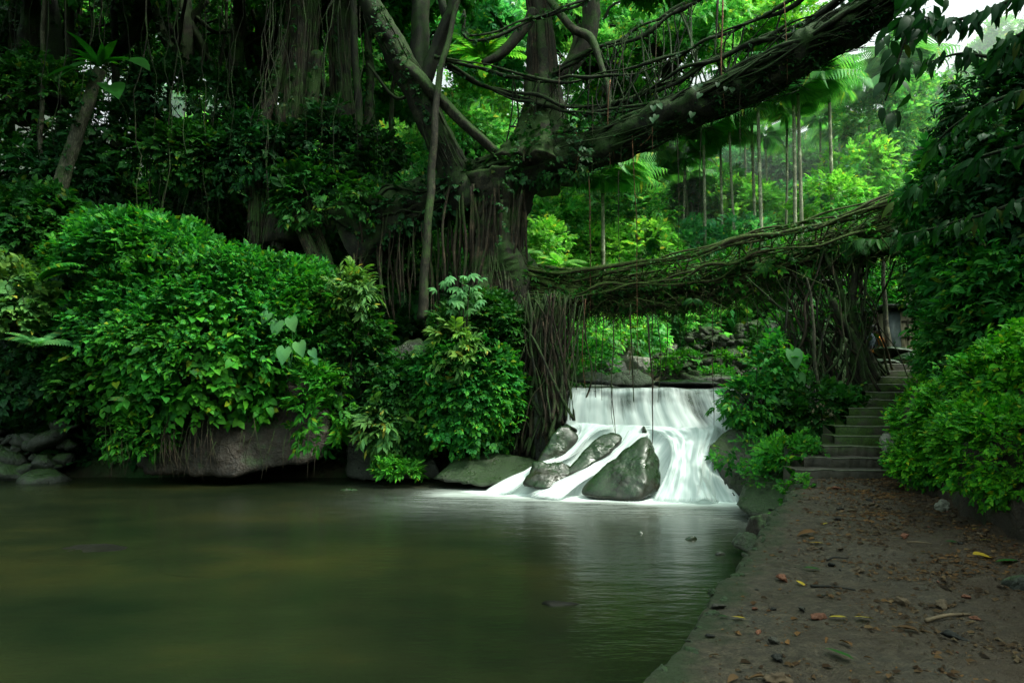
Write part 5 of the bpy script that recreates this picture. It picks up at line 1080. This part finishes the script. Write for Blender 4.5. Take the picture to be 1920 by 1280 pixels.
def where(x, y):
    px = 960+1280*x/y
    a = 'beyond the fig tree' if px < 1000 else 'behind the bridge middle' if px < 1300 else 'behind the palm trunks' if px < 1560 else 'under the open sky gap' if px < 1800 else 'behind the right foliage'
    if px < 700: a = 'behind the left bank trunks'
    return a
def place(k, x, y, s, rz, dz=0, label=None, group='background forest trees'):
    label = label or f"{kindlab[k]} {where(x, y)}, {'nearer slope' if y < 38 else 'middle slope' if y < 52 else 'upper slope'}"
    o = protos[k]
    if k in used: o = dup(o, (x, y, float(H(x, y))-.3+dz), rz, s)
    else: used.add(k); o.location = (x, y, float(H(x, y))-.3+dz); o.rotation_euler = (0, 0, rz); o.scale = (s, s, s)
    tag(o, label, 'tree', group); return o
fr = random.Random(5)
cells = []
for yb, st, wd in ((29, 3.6, 16), (34, 4.0, 20), (40, 4.6, 24), (47, 5.2, 28), (56, 6.0, 36), (67, 7, 46)):
    x = -wd*.75
    while x < wd*1.15: cells.append((x+fr.uniform(-1, 1), yb+fr.uniform(-1.8, 1.8), yb)); x += st
for x, y, yb in cells:
    k = fr.choice([0, 0, 1, 2, 3, 1, 4, 2]) if len(used) > 4 else len(used); s = fr.uniform(.6, 1.0)*(1+(yb-29)/60)
    if yb == 29: s *= .6
    if y > 50: s *= .85 if not .38 < x/y < .66 else .5
    if .42 < x/y < .62 and y > 38: dz_ = -2.5
    else: dz_ = 0
    place(k, x, y, s, fr.uniform(0, 6.28), dz=-1.5*s+dz_)
# understorey shrubs on the near slope, lit
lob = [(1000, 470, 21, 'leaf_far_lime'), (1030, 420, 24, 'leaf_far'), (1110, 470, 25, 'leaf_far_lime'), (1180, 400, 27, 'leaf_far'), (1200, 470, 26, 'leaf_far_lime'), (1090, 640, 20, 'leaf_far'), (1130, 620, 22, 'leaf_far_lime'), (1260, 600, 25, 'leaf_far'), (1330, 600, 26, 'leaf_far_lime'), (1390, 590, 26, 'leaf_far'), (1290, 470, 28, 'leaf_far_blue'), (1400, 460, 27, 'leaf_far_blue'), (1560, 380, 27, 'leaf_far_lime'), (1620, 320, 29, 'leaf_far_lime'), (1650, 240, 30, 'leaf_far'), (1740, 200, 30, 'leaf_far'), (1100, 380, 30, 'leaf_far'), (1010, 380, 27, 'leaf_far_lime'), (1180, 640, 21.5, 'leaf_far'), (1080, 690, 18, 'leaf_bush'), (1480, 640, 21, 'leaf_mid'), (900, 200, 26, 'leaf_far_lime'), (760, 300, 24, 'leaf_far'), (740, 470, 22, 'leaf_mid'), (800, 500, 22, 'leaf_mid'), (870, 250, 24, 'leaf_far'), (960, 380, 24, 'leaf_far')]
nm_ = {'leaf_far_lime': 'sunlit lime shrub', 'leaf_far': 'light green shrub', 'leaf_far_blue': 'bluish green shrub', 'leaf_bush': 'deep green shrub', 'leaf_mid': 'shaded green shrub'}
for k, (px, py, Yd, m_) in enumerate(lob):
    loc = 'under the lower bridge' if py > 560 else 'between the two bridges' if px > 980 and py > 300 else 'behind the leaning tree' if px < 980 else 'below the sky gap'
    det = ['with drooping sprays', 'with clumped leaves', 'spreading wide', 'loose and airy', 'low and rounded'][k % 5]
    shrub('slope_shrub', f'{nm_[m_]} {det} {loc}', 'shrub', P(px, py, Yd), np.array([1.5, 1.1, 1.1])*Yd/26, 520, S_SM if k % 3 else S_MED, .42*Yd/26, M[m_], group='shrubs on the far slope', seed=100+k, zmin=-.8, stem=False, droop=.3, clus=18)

# ground cover nobody could count
def cover(name, label, xr, yr, n_, size, mat, test, tm=S_SM, seed=1):
    r = np.random.default_rng(seed); x = r.uniform(*xr, n_); y = yr[0]+(yr[1]-yr[0])*r.random(n_)**1.3; ok = test(x, y); x = x[ok]; y = y[ok]
    mb = MB(); pos = np.stack([x, y, H(x, y)+np.abs(r.normal(size=len(x)))*size*.8], 1)
    d = nrm(np.array([0, -.5, .5])+r.normal(size=pos.shape)*.55); nn = nrm(np.array([0, -.4, 1])+r.normal(size=pos.shape)*.35); Rm = frame(d, nn); w_ = r.integers(0, len(tm), len(x)); sz = size*r.uniform(.5, 1.4, len(x))
    for i, t in enumerate(tm): inst(mb, t, pos[w_ == i], Rm[w_ == i], sz[w_ == i])
    return tag(mb.build(name, mat), label, 'undergrowth', kind='stuff')
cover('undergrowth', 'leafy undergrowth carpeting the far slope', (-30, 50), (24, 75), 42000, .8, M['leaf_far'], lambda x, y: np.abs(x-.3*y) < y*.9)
cover('undergrowth', 'dark undergrowth covering the left bank', (-22, 1), (16.6, 26), 15000, .5, M['leaf_shade_dark'], lambda x, y: x < .5, seed=2)
cover('undergrowth', 'undergrowth on the rocky right bank', (5, 16), (11, 26), 7000, .35, M['leaf_mid'], lambda x, y: (x > rx(y)+.3) | ((y > 19.5) & (x > 6)), seed=3)

# areca palms
def palm_proto(seed, h=11, nf=12, fl=2.3):
    r = np.random.default_rng(seed); o = empty('areca_palm', (0, 0, 0)); mbT = MB(); bend = r.normal()*.25
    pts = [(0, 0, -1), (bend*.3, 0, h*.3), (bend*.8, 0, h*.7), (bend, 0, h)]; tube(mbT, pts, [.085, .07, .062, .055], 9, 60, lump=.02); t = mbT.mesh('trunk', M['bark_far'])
    mbC = MB(); tube(mbC, [(bend, 0, h), (bend, 0, h+.5), (bend, 0, h+.9)], [.065, .075, .03], 9, 10); c = mbC.mesh('crownshaft', M['leaf_palm'])
    mbF = MB()
    for k in range(nf):
        a = 2*PI*k/nf+r.normal()*.2; el = r.uniform(.1, 1.1)
        inst(mbF, FROND[0], np.array([bend, 0, h+.8]), frame([math.cos(a), math.sin(a), el], [-math.cos(a)*el, -math.sin(a)*el, 1])[None], fl*r.uniform(.8, 1.1))
    f = mbF.mesh('fronds', M['leaf_palm'])
    for nm, me in (('trunk', t), ('crownshaft', c), ('crown', f)):
        q = bpy.data.objects.new(nm, me); COL.objects.link(q); q.parent = o
    return reg(o)
pp = [palm_proto(1), palm_proto(2, 9.5, 8, 2.0), palm_proto(3, 12, 10, 2.1)]
puse = set()
palms = [(1130, 340, 24, 1.0, 'short full crowned palm between the bridges nearest the fig'), (1232, 330, 30, .8, 'palm with trunk just left of the dark thicket'), (1262, 300, 29, .9, 'slim palm left of the paired stems'), (1318, 250, 27, .9, 'palm with pale silvery fronds under the upper bridge'), (1352, 262, 28, .8, 'thin palm in front of the dark thicket'), (1378, 230, 27, .8, 'greenish palm trunk right of the silvery palm'), (1412, 170, 28, .9, 'straight palm just left of the tallest pale trunk'), (1422, 165, 26, 1.0, 'tallest pale straight palm trunk'), (1482, 165, 25.5, 1.0, 'left of the twin pale palm trunks'), (1496, 150, 26, 1.0, 'right of the twin pale palm trunks'), (1552, 160, 27, 1.0, 'palm with spreading crown below the sky'), (1605, 190, 30, .9, 'farther palm right of the spreading crown'), (1290, 340, 33, .7, 'faint distant palm between the bridges'), (1200, 360, 32, .7, 'distant palm behind the red hanging root'), (1450, 260, 34, .7, 'small distant palm between pale trunks'), (1680, 130, 31, 1.0, 'hazy palm top beside the hanging spray'), (1085, 380, 30, .7, 'leafy distant palm right of the fig'), (1160, 250, 36, .8, 'faint palm left of centre on the far slope'), (1340, 200, 38, .8, 'misty palm behind the silvery fronds'), (1395, 240, 36, .8, 'misty palm right of the greenish trunk'), (1520, 230, 34, .8, 'middle distance palm between twin trunks and spreading crown'), (1575, 250, 38, .8, 'far misty palm right of the spreading crown'), (1640, 230, 40, .8, 'far misty palm below the sky gap'), (1460, 215, 29, .8, 'thin palm just left of the twin trunks'), (1140, 300, 33, .8, 'far palm over the red hanging root')]
for k, (px, py, Yd, fl, lab) in enumerate(palms):
    top = P(px, py, Yd); zg = float(H(top[0], Yd))-.3; hgt = top[2]-zg; q = k % 3; base_h = [11, 9.5, 12][q]+.8; sz = hgt/base_h; sx = max(.85, min(1.3, fl*1.1))
    if q in puse: o = dup(pp[q], (top[0], Yd, zg), fr.uniform(0, 6), (sx, sx, sz))
    else: puse.add(q); o = pp[q]; o.location = (top[0], Yd, zg); o.rotation_euler = (0, 0, fr.uniform(0, 6)); o.scale = (sx, sx, sz)
    tag(o, lab, 'palm', 'slender areca palms behind the bridges')

#@@PART4
# ------------------------------------------------------------------ high canopy: crowns over the river, partly in frame at the top
def canopy(label, c, r, n, mat='leaf_canopy', seed=0, size=.6, trunk=None, tm=S_SM, cl=40):
    c = np.asarray(c, float); o = empty('canopy_tree', (c[0], c[1], float(H(c[0], c[1]))), label, 'tree', 'forest canopy over the river')
    rr = np.random.default_rng(seed); mb = MB()
    for k in range(cl):
        d = nrm(rr.normal(size=3)); p = c+d*np.asarray(r)*rr.uniform(.3, 1)
        bush(p, np.array([1.0, 1.0, .5])*rr.uniform(.6, 1.4), n//cl, tm, size, None, mb=mb, build=False, seed=int(rr.integers(1e9)), zmin=-.7, clus=8, droop=.3, inner=.9)
    mb.build('crown', M[mat], o)
    mb = MB(); b = parent_origin(o)
    if trunk is not None: tube(mb, trunk, [.3, .22, .12], 10, 20)
    for k in range(16):
        d = nrm(rr.normal(size=3)); e = c+d*np.asarray(r)*.9; tube(mb, [c-[0, 0, r[2]*.8], (c+e)/2+rr.normal(size=3)*.3, e], [.09, .03], 6, 10, wob=.05)
    mb.build('branch', M['bark_dark'], o)
    return o
# seen through the top of the frame
cs_ = [(80, 40, 26, (3.5, 2, 3), 'leafy canopy behind the upper left trunks', 'leaf_far'), (280, 60, 27, (3.5, 2, 3), 'leafy canopy behind the forked tree', 'leaf_canopy'), (450, 80, 26, (3, 2, 3.2), 'olive canopy left of the root wrapped tree', 'leaf_canopy'), (640, 120, 27, (3, 2, 3), 'canopy filling behind the tall dark trunk', 'leaf_far'), (760, 60, 26, (3, 2, 2.6), 'light canopy above the leaning tree', 'leaf_far'), (930, 60, 25, (3, 2, 2), 'pale green canopy over the tree fern', 'leaf_far_blue'), (1100, 60, 26, (3, 2, 2.6), 'bright canopy right of the fig trunk', 'leaf_far'), (1250, 60, 25, (2.6, 2, 2.2), 'bright canopy behind the upper handrails', 'leaf_far'), (1400, 30, 27, (2.6, 2, 1.8), 'light canopy at the upper bridge middle', 'leaf_far_lime'), (1180, 190, 28, (3, 2, 1.8), 'green canopy seen through the handrail lattice', 'leaf_far'), (730, 250, 29, (2.6, 2, 2.4), 'pale canopy in the gap left of the fig', 'leaf_far_blue'), (900, 250, 30, (3, 2, 2), 'canopy behind the fig limbs', 'leaf_far'), (1800, 250, 33, (3.5, 2, 2), 'hazy green canopy below the mountain', 'leaf_far_blue')]
for k, (px, py, Yd, r, lab, m_) in enumerate(cs_): canopy(lab, P(px, py, Yd), r, 2400, m_, 200+k, .5, cl=24)
for k, (px, py, Yd, r, lab, m_) in enumerate([(140, 50, 21.5, (2.6, 1.2, 1.7), 'dark low crown behind the thin pale stem', 'leaf_mid'), (330, 30, 22.5, (2.6, 1.2, 1.5), 'dark low crown woven through the forked tree', 'leaf_mid'), (500, 60, 21.5, (2.4, 1.2, 1.9), 'dark low crown left of the root wrapped tree', 'leaf_mid'), (650, 10, 21, (2.0, 1.2, 1.2), 'dark low crown above the bright gap', 'leaf_mid'), (20, 90, 21, (1.6, 1.2, 1.6), 'dark low crown at the left frame side', 'leaf_shade')]): canopy(lab, P(px, py, Yd), r, 1500, m_, 260+k, .36, cl=18)
# unseen crowns added above the frame to shade the banks
ov = [(-4.5, 18.8, 14.2, (5, 2.6, 1.4)), (2.5, 18.8, 14.6, (4, 2.6, 1.4)), (-11, 18, 14.5, (5, 3, 2)), (-9, 13.5, 14.5, (3.5, 2, 1.2)), (10, 4, 10, (3, 4, 2)), (-20, 16, 13, (4, 5, 3))]
onm = ['over the leaning tree', 'over the fig', 'over the left bank trunks', 'over the largest left bush', 'over the near path', 'at the far left']
for k, ((x, y, z, r), w_) in enumerate(zip(ov, onm)): canopy('added shading crown '+w_, (x, y, z), r, 6500, 'leaf_canopy', 300+k, .55, cl=30)

# ------------------------------------------------------------------ path debris
def stone_proto(seed, mat):
    mb = MB(); rock_mb(mb, ell((0, 0, 0), (1, .7, .45), 9, seed), p=26, sub=4, amp=.12, sc=2., seed=seed); return mb.mesh('stone', M[mat])
sp = {m_: [stone_proto(s_, m_) for s_ in (1, 2, 3)] for m_ in ('stone_brick', 'stone_tan', 'stone_grey', 'stone_black')}
M['edge'] = M['rock_moss']; sp['edge'] = [stone_proto(s_, 'rock_moss') for s_ in (4, 5, 6)]
def on_path(px, py):
    g = G(px, py, 0); return np.array([g[0], g[1], path_h(g[0], g[1])])
def stone(px, py, s, m_, label, group=None, rz=None, xyz=None):
    p = on_path(px, py) if xyz is None else xyz
    o = bpy.data.objects.new('stone', random.choice(sp[m_])); COL.objects.link(o); o.location = (p[0], p[1], p[2]+s*.2); o.scale = (s, s, s); o.rotation_euler = (random.uniform(-.2, .2), random.uniform(-.2, .2), random.uniform(0, 6.3) if rz is None else rz)
    return tag(o, label, 'stone', group)
stone(1468, 1088, .075, 'stone_brick', 'reddish brown brick chunk touching the yellow leaf', rz=0)
stone(1538, 1158, .075, 'stone_brick', 'rounded brick fragment in front of a long yellow leaf', rz=.1)
stone(1415, 1145, .033, 'stone_brick', 'small red brick bit beside black clods')
stone(1424, 1190, .032, 'stone_brick', 'bright red stone alone on the near path')
stone(1505, 1146, .045, 'stone_grey', 'smooth grey stone left of the rounded brick fragment')
stone(1607, 1070, .08, 'stone_tan', 'flat tan stone half sunk in the mud')
stone(1690, 1130, .075, 'stone_tan', 'round tan stone in the muddy middle')
stone(1770, 1130, .085, 'stone_tan', 'biggest tan stone on the right of the path')
stone(1812, 1122, .05, 'stone_brick', 'orange stone beside the biggest tan one')
stone(1460, 1276, .09, 'stone_tan', 'pale stone cut by the bottom of the view')
stone(1345, 1140, .07, 'stone_grey', 'mossy grey stone on the path edge')
stone(1575, 952, .06, 'stone_grey', 'grey stone near the foot of the steps')
stone(1450, 1143, .035, 'stone_black', 'black clod right of the small red bit')
stone(1330, 1196, .04, 'stone_black', 'black clod near the path edge')
stone(1460, 1240, .06, 'stone_black', 'dark clod low on the near path')
stone(1790, 1190, .10, 'stone_black', 'large dark clod in the churned mud')
stone(1560, 1063, .05, 'stone_black', 'dark stone beside the flat tan stone')
for k in range(34):
    y = 2.7+k*.235+random.uniform(-.08, .08); x = float(ex(y))+.13*mn.noise(Vector((y*1.3, 0, 0)))+random.uniform(-.02, .09); s_ = random.uniform(.03, .085)
    stone(0, 0, s_, 'edge', 'mossy stone set along the water edge of the path', 'mossy stones along the path edge', xyz=(x, y, path_h(x, y)-s_*.25))
n_s = 0
while n_s < 230:
    y = 2.6+9*random.random()**1.3; x = random.uniform(float(ex(y))+.05, float(rx(np.array(y)))+.3)
    if random.random() > .25+.75*min(1, (x-float(ex(y)))/2): continue
    m_ = random.choice(['stone_black', 'stone_grey', 'stone_black', 'stone_tan', 'stone_brick']); s = random.uniform(.008, .02 if random.random() < .75 else .055)*(1+.06*y)
    stone(0, 0, s, m_, {'stone_black': 'small black clod scattered on the muddy path', 'stone_grey': 'small grey pebble scattered on the muddy path', 'stone_tan': 'small tan pebble scattered on the muddy path', 'stone_brick': 'small reddish pebble scattered on the muddy path'}[m_], m_.replace('stone_', '')+' pebbles on the path', xyz=(x, y, path_h(x, y))); n_s += 1
def leaf_me(mat, T, sx=1.):
    v, q, t = T; mb = MB(); mb.add(v*[sx, 1, 1]+[0, -.5, .06], q, t); return mb.mesh('fallen_leaf', M[mat])
ml = {'y': leaf_me('leaf_yellow', T_leaf2(1, .24, .02, -.05)), 'd': leaf_me('leaf_dead', T_leaf2(1, .22, .1, .1)), 'g': leaf_me('leaf_mid', T_leaf2(1, .2, .03, -.03)), 'd2': leaf_me('leaf_dead', T_leaf2(1, .12, .12, .2))}
def fleaf(k, p, s, rz, label, group=None):
    o = bpy.data.objects.new('fallen_leaf', ml[k]); COL.objects.link(o); o.location = (p[0], p[1], p[2]+.008); o.scale = (s, s, s); o.rotation_euler = (random.uniform(-.15, .15), random.uniform(-.3, .3), rz); return tag(o, label, 'leaf', group)
for px, py, s, rz, k, lab in [(1500, 1094, .10, .3, 'y', 'bright yellow leaf resting against the brick chunk'), (1572, 1162, .12, 1.5, 'y', 'long yellow green leaf beside the rounded brick fragment'), (1620, 1167, .13, 1.6, 'y', 'second yellow leaf end to end with the long one'), (1523, 1071, .14, 1.5, 'g', 'narrow green leaf lying crosswise'), (1572, 1242, .16, .9, 'g', 'dark green leaf near the bottom of the view'), (1840, 1048, .24, 1.9, 'y', 'curled orange leaf on the right side of the path'), (1845, 1020, .13, 1.4, 'y', 'small yellow leaf under the hedge'), (1784, 1020, .12, 1.5, 'g', 'pale green leaf right of the path middle'), (1385, 1165, .09, 1.2, 'y', 'pale leaf scrap near the path edge'), (1356, 1161, .07, 1.6, 'g', 'small green scrap on the path edge'), (1530, 1023, .12, 1.2, 'y', 'thin yellow blade on the grey concrete'), (1890, 1062, .2, 1.5, 'g', 'green strip at the right edge of the path'), (1585, 1215, .1, .3, 'd', 'brown leaf beside the dark green one'), (1512, 1008, .2, 1.5, 'd', 'pale bark strip on the far path'), (1700, 1185, .14, 1.0, 'd', 'brown curled leaf in churned mud')]:
    fleaf(k, on_path(px, py), s, rz, lab)
for i in range(230):
    y = 2.6+8.6*random.random()**.8; l = float(ex(y)); r_ = float(rx(np.array(y)))+.35; u_ = random.random()**.55; x = l+.05+(r_-l)*u_
    k = random.choice(['d', 'd', 'd2', 'd', 'd2', 'd', 'y' if random.random() < .3 else 'd'])
    fleaf(k, (x, y, path_h(x, y)), random.uniform(.03, .10), random.uniform(0, 6.3), 'small yellow leaf fallen among the path litter' if k == 'y' else 'dead brown leaf fallen on the muddy path', 'yellow litter leaves' if k == 'y' else 'brown litter leaves')
# fine litter nobody could count
mb = MB()
for i in range(26000):
    y = 2.4+9*random.random()**1.1; l = float(ex(y)); r_ = float(rx(np.array(y)))+.5; x = l+(r_-l)*random.random()**.5
    if mn.noise(Vector((x*1.7, y*1.7, 0)))+.35*mn.noise(Vector((x*6, y*6, 0))) < random.uniform(-.35, .25): continue
    z = path_h(x, y)+.004; s = random.uniform(.004, .009 if random.random() < .7 else .024)*(1+.05*y); a = random.uniform(0, 6.3); 
    v = np.array([[-1, -.4, 0], [1, -.5, .3], [.9, .5, 0], [-.8, .4, .4], [0, 0, .7]])*s; c_, s_ = math.cos(a), math.sin(a)
    mb.add(v@np.array([[c_, s_, 0], [-s_, c_, 0], [0, 0, 1]])+[x, y, z], None, [[0, 1, 4], [1, 2, 4], [2, 3, 4], [3, 0, 4]])
tag(mb.build('litter', M['leaf_dead'], smooth=False), 'crumbs of dead leaf and grit over the muddy path', 'litter', kind='stuff')
for k, (p0, p1, r, lab) in enumerate([((1735, 1158), (1815, 1152), .014, 'broken twig lying in the mud'), ((1520, 1103), (1600, 1108), .010, 'dark twig on the middle of the path'), ((1700, 1020), (1745, 1024), .009, 'pale twig by the foot of the bank'), ((1550, 1052), (1590, 1050), .008, 'short twig behind the flat tan stone')]):
    a_, b_ = on_path(*p0), on_path(*p1); mb = MB(); tube(mb, [a_+[0, 0, .015], (a_+b_)/2+[0, .02, .02], b_+[0, 0, .015]], [r, r*.6], 6, 12, wob=.01); tag(mb.build('twig', M['stick' if k in (0, 2) else 'stone_black'], origin=a_), lab, 'twig')
# moss and weeds on the path edge
mb = MB()
for i in range(4200):
    y = random.uniform(2.5, 10.8)
    if mn.noise(Vector((y*3, 9, 0))) < random.uniform(-.3, .3): continue; p = np.array([float(ex(y))+.13*mn.noise(Vector((y*1.3, 0, 0)))+abs(random.gauss(0, .09))-.03, y, 0.]); p[2] = path_h(p[0], y)+random.uniform(-.05, .01); inst(mb, T_leaf(), p, frame([random.gauss(-.3, .6), random.gauss(0, .6), .6], [0, 0, 1])[None], random.uniform(.008, .028))
tag(mb.build('moss', M['leaf_mid']), 'moss and tiny weeds along the concrete path edge', 'moss', kind='stuff')

# ------------------------------------------------------------------ haze, light, camera
HAZE = .008
if HAZE:
    n = NT('haze'); v = n.N('ShaderNodeVolumeScatter'); v.inputs['Density'].default_value = HAZE; v.inputs['Anisotropy'].default_value = .5; v.inputs['Color'].default_value = (.85, 1, .92, 1)
    hm = n.done(v.outputs[0], 1); mb = MB(); box(mb, (10, 131, 30), (260, 211, 110)); o = mb.build('haze', hm, smooth=False); tag(o, 'thin mist hanging over the far valley', 'haze', kind='stuff')

w = bpy.data.worlds.new('World'); SC.world = w; w.use_nodes = True; nt = w.node_tree; nt.nodes.clear()
out = nt.nodes.new('ShaderNodeOutputWorld'); bg = nt.nodes.new('ShaderNodeBackground'); sky = nt.nodes.new('ShaderNodeTexSky')
sky.sky_type = 'NISHITA'; sky.sun_disc = False; sky.sun_elevation = math.radians(56); sky.sun_rotation = math.radians(110); sky.dust_density = 4; sky.air_density = 1.2
hs = nt.nodes.new('ShaderNodeHueSaturation'); hs.inputs['Saturation'].default_value = .35
mxn = nt.nodes.new('ShaderNodeMix'); mxn.data_type = 'RGBA'; mxn.blend_type = 'MULTIPLY'; mxn.inputs[0].default_value = 1; mxn.inputs[7].default_value = (2.7, 3.3, 2.8, 1)
nt.links.new(sky.outputs[0], hs.inputs['Color']); nt.links.new(hs.outputs[0], mxn.inputs[6]); nt.links.new(mxn.outputs[2], bg.inputs[0]); bg.inputs[1].default_value = .15
nt.links.new(bg.outputs[0], out.inputs[0])
sd = bpy.data.lights.new('Sun', 'SUN'); sd.energy = 4.6; sd.angle = math.radians(12); sd.color = (1, .98, .9); so = bpy.data.objects.new('Sun', sd); COL.objects.link(so)
el, az = math.radians(56), math.radians(110); sdv = Vector((math.sin(az)*math.cos(el), math.cos(az)*math.cos(el), math.sin(el))); so.rotation_euler = sdv.to_track_quat('Z', 'Y').to_euler()
cd = bpy.data.cameras.new('Camera'); cd.lens = 24; cd.sensor_width = 36; cd.clip_end = 1500; cd.clip_start = .05; co = bpy.data.objects.new('Camera', cd); COL.objects.link(co)
co.location = tuple(CAM); co.rotation_euler = (PI/2+TH, 0, 0); SC.camera = co
SC.view_settings.view_transform = 'Standard'; SC.view_settings.look = 'None'; SC.view_settings.exposure = 0; SC.view_settings.gamma = 1
cy = SC.cycles; cy.use_denoising = True; cy.max_bounces = 8; cy.diffuse_bounces = 4; cy.glossy_bounces = 2; cy.transmission_bounces = 4; cy.transparent_max_bounces = 16; cy.volume_bounces = 0; cy.sample_clamp_indirect = 4; cy.caustics_reflective = False; cy.caustics_refractive = False
SC.render.use_persistent_data = False
